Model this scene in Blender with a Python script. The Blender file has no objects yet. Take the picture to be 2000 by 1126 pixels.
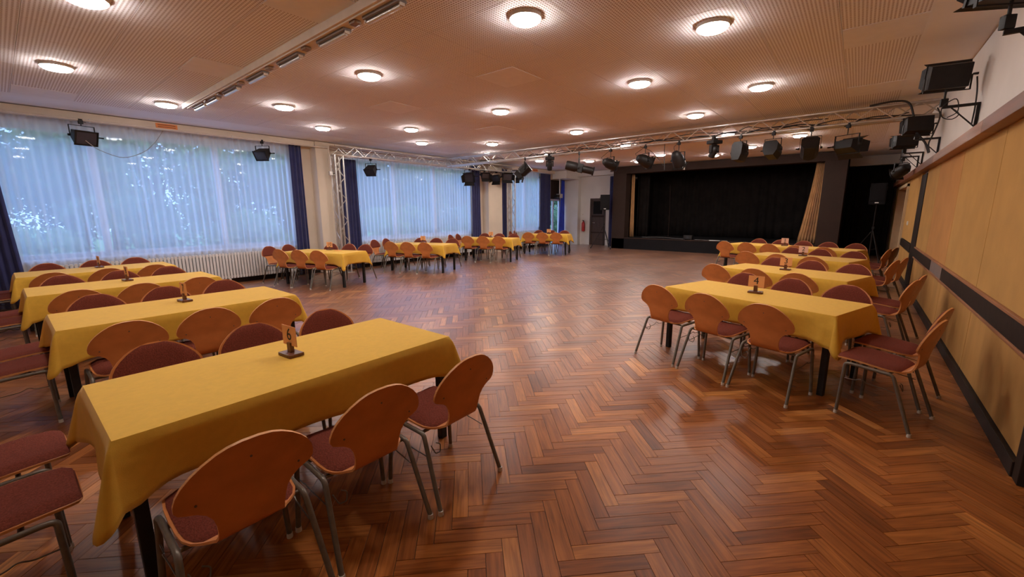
import bpy, bmesh, math, random
from mathutils import Vector, Matrix
R = random.Random(7)
sc = bpy.context.scene
COL = sc.collection
PI = math.pi

# ---------------------------------------------------------------- camera
CAM_H = 1.6
F_PX, YAW, PITCH, ROLL = 813.8, -0.6864, -0.18472, -0.0057
cy, sy = math.cos(YAW), math.sin(YAW)
_f = Vector((sy*math.cos(PITCH), cy*math.cos(PITCH), math.sin(PITCH)))
_r = Vector((cy, -sy, 0)); _u = _r.cross(_f)
_rr = _r*math.cos(ROLL)+_u*math.sin(ROLL); _uu = _u*math.cos(ROLL)-_r*math.sin(ROLL)
cam = bpy.data.cameras.new('camera'); camo = bpy.data.objects.new('camera', cam); COL.objects.link(camo)
cam.sensor_width = 36.0; cam.lens = F_PX/2000*36.0; cam.clip_start = 0.02; cam.clip_end = 300
M = Matrix(((_rr.x, _uu.x, -_f.x, 0), (_rr.y, _uu.y, -_f.y, 0), (_rr.z, _uu.z, -_f.z, CAM_H), (0, 0, 0, 1)))
camo.matrix_world = M
sc.camera = camo

# ---------------------------------------------------------------- world, exposure
sc.view_settings.view_transform = 'Standard'; sc.view_settings.look = 'None'
sc.view_settings.gamma = 1.0; sc.view_settings.use_curve_mapping = False
sc.view_settings.exposure = -0.16
SKY_STRENGTH = 5.8
LAMP_STRENGTH = 128.0
w = bpy.data.worlds.new('world'); sc.world = w; w.use_nodes = True
bg = w.node_tree.nodes['Background']; bg.inputs[0].default_value = (0.30, 0.47, 1.0, 1); bg.inputs[1].default_value = SKY_STRENGTH
try:
    sc.cycles.use_denoising = True
    sc.cycles.max_bounces = 8; sc.cycles.diffuse_bounces = 4; sc.cycles.glossy_bounces = 3
    sc.cycles.transparent_max_bounces = 10; sc.cycles.sample_clamp_indirect = 6.0
    sc.cycles.caustics_reflective = False; sc.cycles.caustics_refractive = False
except Exception: pass
def portal(y0, y1, z0, z1):
    l = bpy.data.lights.new('window_portal', 'AREA'); l.shape = 'RECTANGLE'; l.size = y1-y0; l.size_y = z1-z0
    l.cycles.is_portal = True
    o = bpy.data.objects.new('window_portal', l); COL.objects.link(o)
    o.location = (-11.3, (y0+y1)/2, (z0+z1)/2)
    o.rotation_euler = Matrix(((0, 0, -1), (1, 0, 0), (0, -1, 0))).to_euler()   # faces +x
    return o

# ---------------------------------------------------------------- materials
def mat(name, col, rough=0.6, metal=0.0, noise=0.0, nscale=8.0, bump=0.0, bscale=60.0, spec=0.5, stretch=None, coat=0.0, sheen=0.0):
    m = bpy.data.materials.new(name); m.use_nodes = True; nt = m.node_tree
    b = nt.nodes['Principled BSDF']; b.inputs['Base Color'].default_value = (*col, 1)
    b.inputs['Roughness'].default_value = rough; b.inputs['Metallic'].default_value = metal
    b.inputs['Specular IOR Level'].default_value = spec
    b.inputs['Coat Weight'].default_value = coat; b.inputs['Coat Roughness'].default_value = 0.25
    b.inputs['Sheen Weight'].default_value = sheen
    if noise or bump:
        tc = nt.nodes.new('ShaderNodeTexCoord'); mp = nt.nodes.new('ShaderNodeMapping')
        nt.links.new(tc.outputs['Object'], mp.inputs['Vector'])
        if stretch: mp.inputs['Scale'].default_value = stretch
    if noise:
        n = nt.nodes.new('ShaderNodeTexNoise'); n.inputs['Scale'].default_value = nscale; n.inputs['Detail'].default_value = 4
        nt.links.new(mp.outputs['Vector'], n.inputs['Vector'])
        r = nt.nodes.new('ShaderNodeValToRGB')
        r.color_ramp.elements[0].position = 0.3; r.color_ramp.elements[1].position = 0.7
        r.color_ramp.elements[0].color = (*[c*(1-noise) for c in col], 1); r.color_ramp.elements[1].color = (*[min(1, c*(1+noise)) for c in col], 1)
        nt.links.new(n.outputs['Fac'], r.inputs['Fac']); nt.links.new(r.outputs['Color'], b.inputs['Base Color'])
    if bump:
        n2 = nt.nodes.new('ShaderNodeTexNoise'); n2.inputs['Scale'].default_value = bscale; n2.inputs['Detail'].default_value = 3
        nt.links.new(mp.outputs['Vector'], n2.inputs['Vector'])
        bp = nt.nodes.new('ShaderNodeBump'); bp.inputs['Strength'].default_value = bump; bp.inputs['Distance'].default_value = 0.01
        nt.links.new(n2.outputs['Fac'], bp.inputs['Height']); nt.links.new(bp.outputs['Normal'], b.inputs['Normal'])
    return m

MT = {}
MT['ply'] = mat('beech_plywood', (0.54, 0.185, 0.050), 0.42, noise=0.16, nscale=5, stretch=(6, 1.2, 0.7), spec=0.4)
MT['plyedge'] = mat('plywood_edge', (0.74, 0.33, 0.11), 0.5, noise=0.15, nscale=40, stretch=(1, 1, 6))
MT['pad'] = mat('maroon_upholstery', (0.165, 0.038, 0.023), 0.9, noise=0.25, nscale=130, bump=0.5, bscale=170, spec=0.12)
MT['tube'] = mat('olive_grey_enamel', (0.16, 0.135, 0.105), 0.38, metal=0.35, noise=0.15, nscale=30)
MT['glide'] = mat('pale_plastic', (0.62, 0.55, 0.46), 0.5, noise=0.05)
MT['wire'] = mat('steel_wire', (0.14, 0.115, 0.09), 0.4, metal=0.6, noise=0.1)
MT['cloth'] = mat('yellow_tablecloth', (0.70, 0.395, 0.040), 0.75, noise=0.04, nscale=30, bump=0.12, bscale=350, spec=0.25, sheen=0.1)
MT['blackpaint'] = mat('black_paint', (0.012, 0.010, 0.009), 0.5, spec=0.35, noise=0.2, nscale=10)
MT['board'] = mat('table_board', (0.25, 0.15, 0.08), 0.5, noise=0.2, nscale=6, stretch=(1, 8, 1))
MT['signwood'] = mat('dark_sign_wood', (0.13, 0.045, 0.02), 0.35, noise=0.25, nscale=20, stretch=(1, 6, 1))
MT['card'] = mat('peach_card', (0.78, 0.36, 0.14), 0.6, noise=0.04)
MT['cardpink'] = mat('pink_card', (0.78, 0.46, 0.36), 0.6, noise=0.04)
MT['ink'] = mat('black_ink', (0.02, 0.015, 0.012), 0.7, noise=0.05)
MT['wall'] = mat('white_wall_paint', (0.76, 0.72, 0.67), 0.8, noise=0.04, nscale=2, bump=0.08, bscale=120)
MT['wallbeige'] = mat('cream_wall_paint', (0.70, 0.59, 0.47), 0.8, noise=0.05, nscale=2, bump=0.08, bscale=120)
MT['slab'] = mat('ceiling_border_paint', (0.84, 0.82, 0.82), 0.85, noise=0.04, nscale=1.5)
MT['panel'] = mat('tan_fabric_panel', (0.50, 0.27, 0.082), 0.85, noise=0.08, nscale=3, bump=0.25, bscale=260, spec=0.2)
MT['panelb'] = mat('tan_fabric_panel_redder', (0.51, 0.24, 0.077), 0.85, noise=0.08, nscale=3, bump=0.25, bscale=260, spec=0.2)
MT['panellow'] = mat('scuffed_tan_fabric_panel', (0.46, 0.24, 0.073), 0.85, noise=0.22, nscale=1.6, stretch=(1, 1.6, .45), spec=0.2)
MT['mahog'] = mat('mahogany_trim', (0.20, 0.065, 0.030), 0.45, noise=0.2, nscale=4, stretch=(1, 0.3, 6))
MT['mahog2'] = mat('lighter_wood_trim', (0.33, 0.14, 0.065), 0.45, noise=0.2, nscale=4, stretch=(1, 0.3, 6))
MT['blackstrip'] = mat('dark_brown_rubber_strip', (0.020, 0.011, 0.007), 0.6, noise=0.3, nscale=12, spec=0.25)
MT['alu'] = mat('aluminium', (0.66, 0.62, 0.58), 0.32, metal=0.75, noise=0.06, nscale=20)
MT['fitgrey'] = mat('grey_fitting_enamel', (0.22, 0.18, 0.16), 0.5, noise=0.1)
MT['silver'] = mat('bare_aluminium_strip', (0.6, 0.56, 0.52), 0.35, metal=0.8, noise=0.06)
MT['fix'] = mat('black_fixture_metal', (0.013, 0.010, 0.009), 0.5, spec=0.3, noise=0.2, nscale=14)
MT['lens'] = mat('fixture_lens', (0.035, 0.038, 0.05), 0.15, noise=0.1)
MT['cable'] = mat('black_cable', (0.02, 0.018, 0.017), 0.6, noise=0.2)
MT['greycable'] = mat('grey_cable', (0.30, 0.28, 0.26), 0.6, noise=0.1)
MT['drape'] = mat('navy_drape', (0.020, 0.023, 0.095), 0.9, noise=0.2, nscale=5, sheen=0.2)
MT['drapebright'] = mat('royal_blue_curtain', (0.02, 0.05, 0.50), 0.8, noise=0.2, nscale=5, sheen=0.3)
MT['gold'] = mat('ochre_stage_curtain', (0.42, 0.22, 0.085), 0.85, noise=0.15, nscale=5, sheen=0.2)
MT['blackcloth'] = mat('black_molton', (0.014, 0.011, 0.010), 0.95, noise=0.25, nscale=4, spec=0.1)
MT['stagebrown'] = mat('dark_brown_stage_paint', (0.034, 0.019, 0.014), 0.8, spec=0.25, noise=0.15, nscale=2)
MT['stageblack'] = mat('black_stage_paint', (0.008, 0.007, 0.008), 0.8, spec=0.2, noise=0.2, nscale=3)
MT['radiator'] = mat('white_radiator_enamel', (0.70, 0.68, 0.66), 0.35, noise=0.04)
MT['frame'] = mat('white_window_frame', (0.74, 0.73, 0.72), 0.5, noise=0.04)
MT['rail'] = mat('cream_rail_paint', (0.66, 0.56, 0.46), 0.55, noise=0.06)
MT['red'] = mat('extinguisher_red', (0.55, 0.03, 0.03), 0.3, noise=0.08)
MT['orange'] = mat('orange_notice', (0.80, 0.26, 0.06), 0.6, noise=0.08)
MT['doorbrown'] = mat('dark_brown_door', (0.07, 0.042, 0.032), 0.5, noise=0.2, nscale=5, stretch=(4, 4, 0.5))
MT['doorwood'] = mat('orange_wood_door', (0.42, 0.17, 0.055), 0.5, noise=0.15, nscale=4, stretch=(4, 4, 0.4))
MT['doorframe'] = mat('cream_door_frame', (0.60, 0.44, 0.26), 0.6, noise=0.05)
MT['whiteplastic'] = mat('white_plastic', (0.75, 0.73, 0.70), 0.4, noise=0.03)
MT['bark'] = mat('bark', (0.10, 0.07, 0.045), 0.9, noise=0.3, nscale=8)
MT['grass'] = mat('lawn', (0.16, 0.30, 0.08), 0.95, noise=0.35, nscale=3)
MT['bouncepaving'] = mat('pale_bounce_paving', (0.52, 0.52, 0.50), 0.9, noise=0.12, nscale=1.5)  # for the added slab that bounces skylight at the windows
MT['sub'] = mat('dark_subfloor', (0.035, 0.016, 0.008), 0.9, noise=0.2)
MT['exterior'] = mat('roof_tile_red', (0.5, 0.13, 0.08), 0.8, noise=0.2)

def glass_mat(name, tint, refl=0.05):
    m = bpy.data.materials.new(name); m.use_nodes = True; nt = m.node_tree; nt.nodes.clear()
    out = nt.nodes.new('ShaderNodeOutputMaterial'); mx = nt.nodes.new('ShaderNodeMixShader')
    t = nt.nodes.new('ShaderNodeBsdfTransparent'); t.inputs[0].default_value = (*tint, 1)
    g = nt.nodes.new('ShaderNodeBsdfGlossy'); g.inputs['Roughness'].default_value = 0.02
    lw = nt.nodes.new('ShaderNodeLayerWeight'); lw.inputs[0].default_value = 0.5
    pw = nt.nodes.new('ShaderNodeMath'); pw.operation = 'POWER'; pw.inputs[1].default_value = 5.0; nt.links.new(lw.outputs['Facing'], pw.inputs[0])
    ad = nt.nodes.new('ShaderNodeMath'); ad.operation = 'MULTIPLY_ADD'; ad.inputs[1].default_value = 0.9; ad.inputs[2].default_value = 0.03; nt.links.new(pw.outputs[0], ad.inputs[0])
    nt.links.new(ad.outputs[0], mx.inputs[0]); nt.links.new(t.outputs[0], mx.inputs[1]); nt.links.new(g.outputs[0], mx.inputs[2])
    nt.links.new(mx.outputs[0], out.inputs[0]); return m
MT['glass'] = glass_mat('window_glass', (0.93, 0.96, 0.95))

def sheer_mat():
    m = bpy.data.materials.new('sheer_voile'); m.use_nodes = True; nt = m.node_tree; nt.nodes.clear()
    out = nt.nodes.new('ShaderNodeOutputMaterial'); mx = nt.nodes.new('ShaderNodeMixShader'); mx2 = nt.nodes.new('ShaderNodeMixShader')
    t = nt.nodes.new('ShaderNodeBsdfTransparent'); t.inputs[0].default_value = (0.95, 0.97, 1, 1)
    tl = nt.nodes.new('ShaderNodeBsdfTranslucent'); tl.inputs[0].default_value = (0.86, 0.89, 0.93, 1)
    d = nt.nodes.new('ShaderNodeBsdfDiffuse'); d.inputs[0].default_value = (0.80, 0.82, 0.85, 1)
    mx2.inputs[0].default_value = 0.35
    nt.links.new(tl.outputs[0], mx2.inputs[1]); nt.links.new(d.outputs[0], mx2.inputs[2])
    lw = nt.nodes.new('ShaderNodeLayerWeight'); lw.inputs[0].default_value = 0.5
    ma = nt.nodes.new('ShaderNodeMath'); ma.operation = 'MULTIPLY_ADD'; ma.inputs[1].default_value = 0.42; ma.inputs[2].default_value = 0.60; ma.use_clamp = True
    nt.links.new(lw.outputs['Facing'], ma.inputs[0]); nt.links.new(ma.outputs[0], mx.inputs[0])
    nt.links.new(t.outputs[0], mx.inputs[1]); nt.links.new(mx2.outputs[0], mx.inputs[2])
    nt.links.new(mx.outputs[0], out.inputs[0]); return m
MT['sheer'] = sheer_mat()

def emit_mat(name, col, s):
    m = bpy.data.materials.new(name); m.use_nodes = True; nt = m.node_tree; nt.nodes.clear()
    out = nt.nodes.new('ShaderNodeOutputMaterial'); e = nt.nodes.new('ShaderNodeEmission')
    e.inputs[0].default_value = (*col, 1); e.inputs[1].default_value = s
    nt.links.new(e.outputs[0], out.inputs[0]); return m
MT['lamp'] = emit_mat('lamp_opal_glow', (1.0, 0.93, 0.88), LAMP_STRENGTH)

def leaf_mat(name, a, b_):
    m = bpy.data.materials.new(name); m.use_nodes = True; nt = m.node_tree; nt.nodes.clear()
    out = nt.nodes.new('ShaderNodeOutputMaterial'); mx = nt.nodes.new('ShaderNodeMixShader'); mx.inputs[0].default_value = 0.5
    geo = nt.nodes.new('ShaderNodeNewGeometry'); r = nt.nodes.new('ShaderNodeValToRGB')
    r.color_ramp.elements[0].color = (*a, 1); r.color_ramp.elements[1].color = (*b_, 1)
    nt.links.new(geo.outputs['Random Per Island'], r.inputs[0])
    d = nt.nodes.new('ShaderNodeBsdfDiffuse'); t = nt.nodes.new('ShaderNodeBsdfTranslucent')
    nt.links.new(r.outputs[0], d.inputs[0]); nt.links.new(r.outputs[0], t.inputs[0])
    nt.links.new(d.outputs[0], mx.inputs[1]); nt.links.new(t.outputs[0], mx.inputs[2]); nt.links.new(mx.outputs[0], out.inputs[0])
    return m
MT['leaf'] = leaf_mat('leaves', (0.18, 0.28, 0.10), (0.42, 0.52, 0.20))
MT['leafdark'] = leaf_mat('dark_leaves', (0.10, 0.17, 0.09), (0.26, 0.36, 0.18))

def plank_mat():
    m = bpy.data.materials.new('oak_parquet'); m.use_nodes = True; nt = m.node_tree; N = nt.nodes.new; L = nt.links.new
    b = nt.nodes['Principled BSDF']
    at = N('ShaderNodeAttribute'); at.attribute_name = 'tone'
    ramp = N('ShaderNodeValToRGB'); e = ramp.color_ramp.elements
    e[0].position = 0.0; e[0].color = (0.225, 0.064, 0.012, 1); e[1].position = 1.0; e[1].color = (0.66, 0.27, 0.068, 1)
    for p, c in ((0.3, (0.33, 0.100, 0.021, 1)), (0.7, (0.46, 0.158, 0.036, 1))):
        q = e.new(p); q.color = c
    L(at.outputs['Fac'], ramp.inputs[0])
    uv = N('ShaderNodeUVMap'); uv.uv_map = 'grain'
    mp = N('ShaderNodeMapping'); mp.inputs['Scale'].default_value = (2.2, 34, 1); L(uv.outputs[0], mp.inputs[0])
    n = N('ShaderNodeTexNoise'); n.inputs['Scale'].default_value = 1.6; n.inputs['Detail'].default_value = 5; n.inputs['Distortion'].default_value = 0.6; L(mp.outputs[0], n.inputs[0])
    r2 = N('ShaderNodeValToRGB'); r2.color_ramp.elements[0].position = 0.30; r2.color_ramp.elements[1].position = 0.68
    r2.color_ramp.elements[0].color = (0.55, 0.50, 0.46, 1); r2.color_ramp.elements[1].color = (1.12, 1.10, 1.08, 1); L(n.outputs['Fac'], r2.inputs[0])
    mu = N('ShaderNodeMix'); mu.data_type = 'RGBA'; mu.blend_type = 'MULTIPLY'; mu.inputs[0].default_value = 1.0
    L(ramp.outputs[0], mu.inputs[6]); L(r2.outputs[0], mu.inputs[7])
    # broad wear patches (worn lacquer, dirt)
    geo = N('ShaderNodeNewGeometry'); n3 = N('ShaderNodeTexNoise'); n3.inputs['Scale'].default_value = 0.9; n3.inputs['Detail'].default_value = 4; L(geo.outputs['Position'], n3.inputs[0])
    r3 = N('ShaderNodeValToRGB'); r3.color_ramp.elements[0].position = 0.30; r3.color_ramp.elements[1].position = 0.70
    r3.color_ramp.elements[0].color = (0.74, 0.72, 0.70, 1); r3.color_ramp.elements[1].color = (1.10, 1.10, 1.10, 1); L(n3.outputs['Fac'], r3.inputs[0])
    mu2 = N('ShaderNodeMix'); mu2.data_type = 'RGBA'; mu2.blend_type = 'MULTIPLY'; mu2.inputs[0].default_value = 1.0
    L(mu.outputs[2], mu2.inputs[6]); L(r3.outputs[0], mu2.inputs[7]); L(mu2.outputs[2], b.inputs['Base Color'])
    rr = N('ShaderNodeMapRange'); rr.inputs['To Min'].default_value = 0.26; rr.inputs['To Max'].default_value = 0.40; L(n3.outputs['Fac'], rr.inputs['Value']); L(rr.outputs[0], b.inputs['Roughness'])
    bp = N('ShaderNodeBump'); bp.inputs['Strength'].default_value = 0.05; bp.inputs['Distance'].default_value = 0.002; L(n.outputs['Fac'], bp.inputs['Height']); L(bp.outputs[0], b.inputs['Normal'])
    b.inputs['Specular IOR Level'].default_value = 0.08
    # lacquer: schlick-weighted gloss over the wood
    lw = N('ShaderNodeLayerWeight'); lw.inputs[0].default_value = 0.5; pw = N('ShaderNodeMath'); pw.operation = 'POWER'; pw.inputs[1].default_value = 4.6; L(lw.outputs['Facing'], pw.inputs[0])
    ma = N('ShaderNodeMath'); ma.operation = 'MULTIPLY_ADD'; ma.inputs[1].default_value = 0.95; ma.inputs[2].default_value = 0.006; L(pw.outputs[0], ma.inputs[0])
    gl = N('ShaderNodeBsdfGlossy'); L(rr.outputs[0], gl.inputs['Roughness']); ms = N('ShaderNodeMixShader')
    L(ma.outputs[0], ms.inputs[0]); L(b.outputs[0], ms.inputs[1]); L(gl.outputs[0], ms.inputs[2]); L(ms.outputs[0], nt.nodes['Material Output'].inputs[0])
    return m
MT['plank'] = plank_mat()

TX, TY = 0.6295, 0.645           # ceiling tile module
def tile_mat():
    m = bpy.data.materials.new('perforated_ceiling_tile'); m.use_nodes = True; nt = m.node_tree; N = nt.nodes.new; L = nt.links.new
    b = nt.nodes['Principled BSDF']; b.inputs['Roughness'].default_value = 0.85; b.inputs['Specular IOR Level'].default_value = 0.2
    geo = N('ShaderNodeNewGeometry'); sep = N('ShaderNodeSeparateXYZ'); L(geo.outputs['Position'], sep.inputs[0])
    def cell(sock, off, size, n):
        a = N('ShaderNodeMath'); a.operation = 'SUBTRACT'; a.inputs[1].default_value = off; L(sock, a.inputs[0])
        s = N('ShaderNodeMath'); s.operation = 'MULTIPLY'; s.inputs[1].default_value = n/size; L(a.outputs[0], s.inputs[0])
        f = N('ShaderNodeMath'); f.operation = 'FLOORED_MODULO'; f.inputs[1].default_value = 1.0; L(s.outputs[0], f.inputs[0])
        c = N('ShaderNodeMath'); c.operation = 'SUBTRACT'; c.inputs[1].default_value = 0.5; L(f.outputs[0], c.inputs[0])
        q = N('ShaderNodeMath'); q.operation = 'MULTIPLY'; L(c.outputs[0], q.inputs[0]); L(c.outputs[0], q.inputs[1])
        return q.outputs[0]
    qx = cell(sep.outputs[0], -1.27-TX/2, TX, 22); qy = cell(sep.outputs[1], 3.30-TY/2, TY, 22)
    s = N('ShaderNodeMath'); s.operation = 'ADD'; L(qx, s.inputs[0]); L(qy, s.inputs[1])
    lt = N('ShaderNodeMath'); lt.operation = 'LESS_THAN'; lt.inputs[1].default_value = 0.29**2; L(s.outputs[0], lt.inputs[0])
    mx = N('ShaderNodeMix'); mx.data_type = 'RGBA'; mx.inputs[6].default_value = (0.87, 0.85, 0.86, 1); mx.inputs[7].default_value = (0.40, 0.30, 0.26, 1)
    L(lt.outputs[0], mx.inputs[0]); L(mx.outputs[2], b.inputs['Base Color'])
    return m
MT['tile'] = tile_mat()
MT['tileplain'] = mat('plain_ceiling_tile', (0.80, 0.77, 0.77), 0.85, noise=0.03)

# ---------------------------------------------------------------- mesh helpers
class MB:
    def __init__(s): s.v = []; s.f = []; s.m = []; s.cur = 0; s.smooth = []
    def add(s, vs, fs, smooth=False):
        o = len(s.v); s.v += [tuple(v) for v in vs]
        for f in fs: s.f.append(tuple(i+o for i in f)); s.m.append(s.cur); s.smooth.append(smooth)
        return s
    def box(s, a, b, T=None):
        x0, y0, z0 = a; x1, y1, z1 = b
        vs = [Vector(p) for p in ((x0, y0, z0), (x1, y0, z0), (x1, y1, z0), (x0, y1, z0), (x0, y0, z1), (x1, y0, z1), (x1, y1, z1), (x0, y1, z1))]
        if T: vs = [T @ v for v in vs]
        return s.add(vs, [(0, 3, 2, 1), (4, 5, 6, 7), (0, 1, 5, 4), (1, 2, 6, 5), (2, 3, 7, 6), (3, 0, 4, 7)])
    def bbox(s, a, b, bev, T=None):          # chamfered box
        bm = bmesh.new(); c = [(a[i]+b[i])/2 for i in range(3)]; d = [abs(b[i]-a[i]) for i in range(3)]
        bmesh.ops.create_cube(bm, size=1.0, matrix=Matrix.Translation(c) @ Matrix.Diagonal((*d, 1)))
        bmesh.ops.bevel(bm, geom=bm.edges[:], offset=bev, segments=2, profile=0.6, affect='EDGES')
        bm.verts.index_update(); vs = [v.co.copy() for v in bm.verts]
        if T: vs = [T @ v for v in vs]
        s.add(vs, [tuple(v.index for v in f.verts) for f in bm.faces]); bm.free(); return s
    def tube(s, pts, r, n=8, cap=True, T=None):
        pts = [Vector(p) for p in pts]; k = len(pts); rs = r if isinstance(r, (list, tuple)) else [r]*k
        vs = []; up = None
        for i, p in enumerate(pts):
            t = (pts[min(i+1, k-1)]-pts[max(i-1, 0)]).normalized()
            if up is None:
                up = Vector((0, 0, 1)) if abs(t.z) < 0.9 else Vector((1, 0, 0))
            a = t.cross(up).normalized(); up = a.cross(t).normalized()
            for j in range(n):
                g = 2*PI*j/n; vs.append(p+(a*math.cos(g)+up*math.sin(g))*rs[i])
        fs = [(i*n+j, i*n+(j+1) % n, (i+1)*n+(j+1) % n, (i+1)*n+j) for i in range(k-1) for j in range(n)]
        if cap: fs += [tuple(range(n-1, -1, -1)), tuple(range((k-1)*n, k*n))]
        if T: vs = [T @ v for v in vs]
        return s.add(vs, fs, True)
    def lathe(s, prof, n=20, T=None, axis='z'):   # prof: (r, h)
        vs = []; k = len(prof)
        for r, h in prof:
            for j in range(n):
                g = 2*PI*j/n
                p = (r*math.cos(g), r*math.sin(g), h) if axis == 'z' else (h, r*math.cos(g), r*math.sin(g))
                vs.append(Vector(p))
        fs = [(i*n+j, i*n+(j+1) % n, (i+1)*n+(j+1) % n, (i+1)*n+j) for i in range(k-1) for j in range(n)]
        fs += [tuple(range(n-1, -1, -1)), tuple(range((k-1)*n, k*n))]
        if T: vs = [T @ v for v in vs]
        return s.add(vs, fs, True)
    def grid(s, fn, nu, nv, smooth=True):
        vs = [fn(i/nu, j/nv) for j in range(nv+1) for i in range(nu+1)]
        return s.add(vs, [(j*(nu+1)+i, j*(nu+1)+i+1, (j+1)*(nu+1)+i+1, (j+1)*(nu+1)+i) for j in range(nv) for i in range(nu)], smooth)
    def mesh(s, name, mats):
        me = bpy.data.meshes.new(name); me.from_pydata(s.v, [], s.f)
        for m in (mats if isinstance(mats, (list, tuple)) else [mats]): me.materials.append(MT[m] if isinstance(m, str) else m)
        me.polygons.foreach_set('material_index', s.m); me.polygons.foreach_set('use_smooth', s.smooth)
        if any(s.smooth): me.set_sharp_from_angle(angle=math.radians(48))
        me.update(); return me
    def obj(s, name, mats, parent=None, loc=None, **kw):
        return link(name, s.mesh(name, mats), parent, loc, **kw)

def link(name, data, parent=None, loc=None, label=None, cat=None, group=None, kind=None, rotz=None):
    o = bpy.data.objects.new(name, data); COL.objects.link(o)
    if parent is not None: o.parent = parent
    if loc is not None: o.location = loc
    if rotz is not None: o.rotation_euler = (0, 0, rotz)
    if label: o['label'] = label
    if cat: o['category'] = cat
    if group: o['group'] = group
    if kind: o['kind'] = kind
    return o
def thing(name, label, cat, loc=(0, 0, 0), rotz=0.0, group=None):
    return link(name, None, None, loc, label, cat, group, None, rotz)
def tree_copy(o, parent=None):
    c = o.copy(); COL.objects.link(c); c.parent = parent
    for ch in KIDS.get(o.name, ()): tree_copy(ch, c)
    return c
KIDS = {}
def index_kids(root):
    KIDS[root.name] = list(root.children)
    for c in root.children: index_kids(c)
def bent(pts, rad, n=5):
    """polyline with rounded corners"""
    P = [Vector(p) for p in pts]; out = [P[0]]
    for i in range(1, len(P)-1):
        a = (P[i-1]-P[i]); b = (P[i+1]-P[i]); r = min(rad, a.length*0.45, b.length*0.45)
        p0 = P[i]+a.normalized()*r; p1 = P[i]+b.normalized()*r
        for k in range(n+1):
            t = k/n; out.append(p0*(1-t)**2+P[i]*2*t*(1-t)+p1*t*t)
    out.append(P[-1]); return out
def struct(name, mb, mats, parent=None):
    return mb.obj(name, mats, parent, kind='structure' if parent is None else None)

# ================================================================ SETTING
ZC = 3.33
XW = -11.0            # window wall inner face
Y0, Y1 = -2.3, 17.6   # room ends
# ---- floor with herringbone parquet
fl = MB(); fl.box((-11.3, Y0-0.1, -0.12), (1.3, 20.2, -0.007)); floor = struct('floor', fl, 'sub')
PLL, PLW, S2 = 0.415, 0.083, math.sqrt(0.5)
def plank_quads():
    out = []
    du = Vector((S2, S2, 0)); dv = Vector((-S2, S2, 0))
    n = 330
    for k in range(-26, 27):
        for i in range(-n, n):
            for kind in (0, 1):
                if kind == 0: u0, v0, lu, lv = i*PLW+k*PLL, i*PLW-k*PLL, PLL, PLW
                else: u0, v0, lu, lv = i*PLW+k*PLL, (i+1)*PLW-k*PLL, PLW, PLL
                c = du*(u0+lu/2)+dv*(v0+lv/2)+Vector((-0.84, 0.07, 0))
                if -11.0 < c.x < 1.12 and Y0 < c.y < 19.0 and not (c.y > 16.75 and c.x > -8.0 and c.x < -0.4): out.append((c, kind))
    return out
PQ = plank_quads()
invM = M.inverted()
def px(p):
    q = invM @ Vector(p); 
    if q.z > -0.05: return None
    return (1000+F_PX*q.x/-q.z, 563-F_PX*q.y/-q.z, -q.z)
def plank_geo(c, kind, ox=Vector((0, 0, 0))):
    g = 0.0013; l = (PLL/2-g); wd = (PLW/2-g)
    du = Vector((S2, S2, 0)) if kind == 0 else Vector((-S2, S2, 0)); dv = Vector((-S2, S2, 0)) if kind == 0 else Vector((S2, S2, 0))
    if kind == 1: dv = -dv
    z = R.uniform(-0.0006, 0.0004)
    top = [c-ox+du*a*l+dv*b*wd+Vector((0, 0, z)) for a, b in ((-1, -1), (1, -1), (1, 1), (-1, 1))]
    bot = [t-Vector((0, 0, 0.0065)) for t in top]
    return bot+top
PF = [(4, 5, 6, 7), (0, 1, 5, 4), (1, 2, 6, 5), (2, 3, 7, 6), (3, 0, 4, 7)]
def plank_mesh(name, lst, ox=Vector((0, 0, 0))):
    vs = []; fs = []; tone = []; uvs = []
    for c, kind in lst:
        o = len(vs); vs += plank_geo(c, kind, ox)
        t = min(1, max(0, R.gauss(0.45, 0.22))); 
        if R.random() < 0.07: t = min(1, t+0.35)
        ju, jv = R.uniform(0, 50), R.uniform(0, 50)
        q = [(ju, jv), (ju+PLL, jv), (ju+PLL, jv+PLW), (ju, jv+PLW)]
        for f in PF:
            fs.append(tuple(i+o for i in f)); tone.append(t); uvs += [q[i % 4] for i in f]
    me = bpy.data.meshes.new(name); me.from_pydata(vs, [], fs); me.materials.append(MT['plank'])
    a = me.attributes.new('tone', 'FLOAT', 'FACE'); a.data.foreach_set('value', tone)
    uvl = me.uv_layers.new(name='grain'); flat = [x for p in uvs for x in p]; uvl.data.foreach_set('uv', flat)
    me.update(); return me
vis = []
for idx, (c, kind) in enumerate(PQ):
    p = px(c)
    if p and -20 < p[0] < 2020 and 0 < p[1] < 1150: vis.append((p[2], idx))
vis.sort(); near = [i for _, i in vis[:300]]; ns = set(near)
for i in near:
    c, kind = PQ[i]; link('plank', plank_mesh('plank', [(c, kind)], c), floor, c)
link('parquet', plank_mesh('parquet', [q for i, q in enumerate(PQ) if i not in ns]), floor, kind='stuff')

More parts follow.
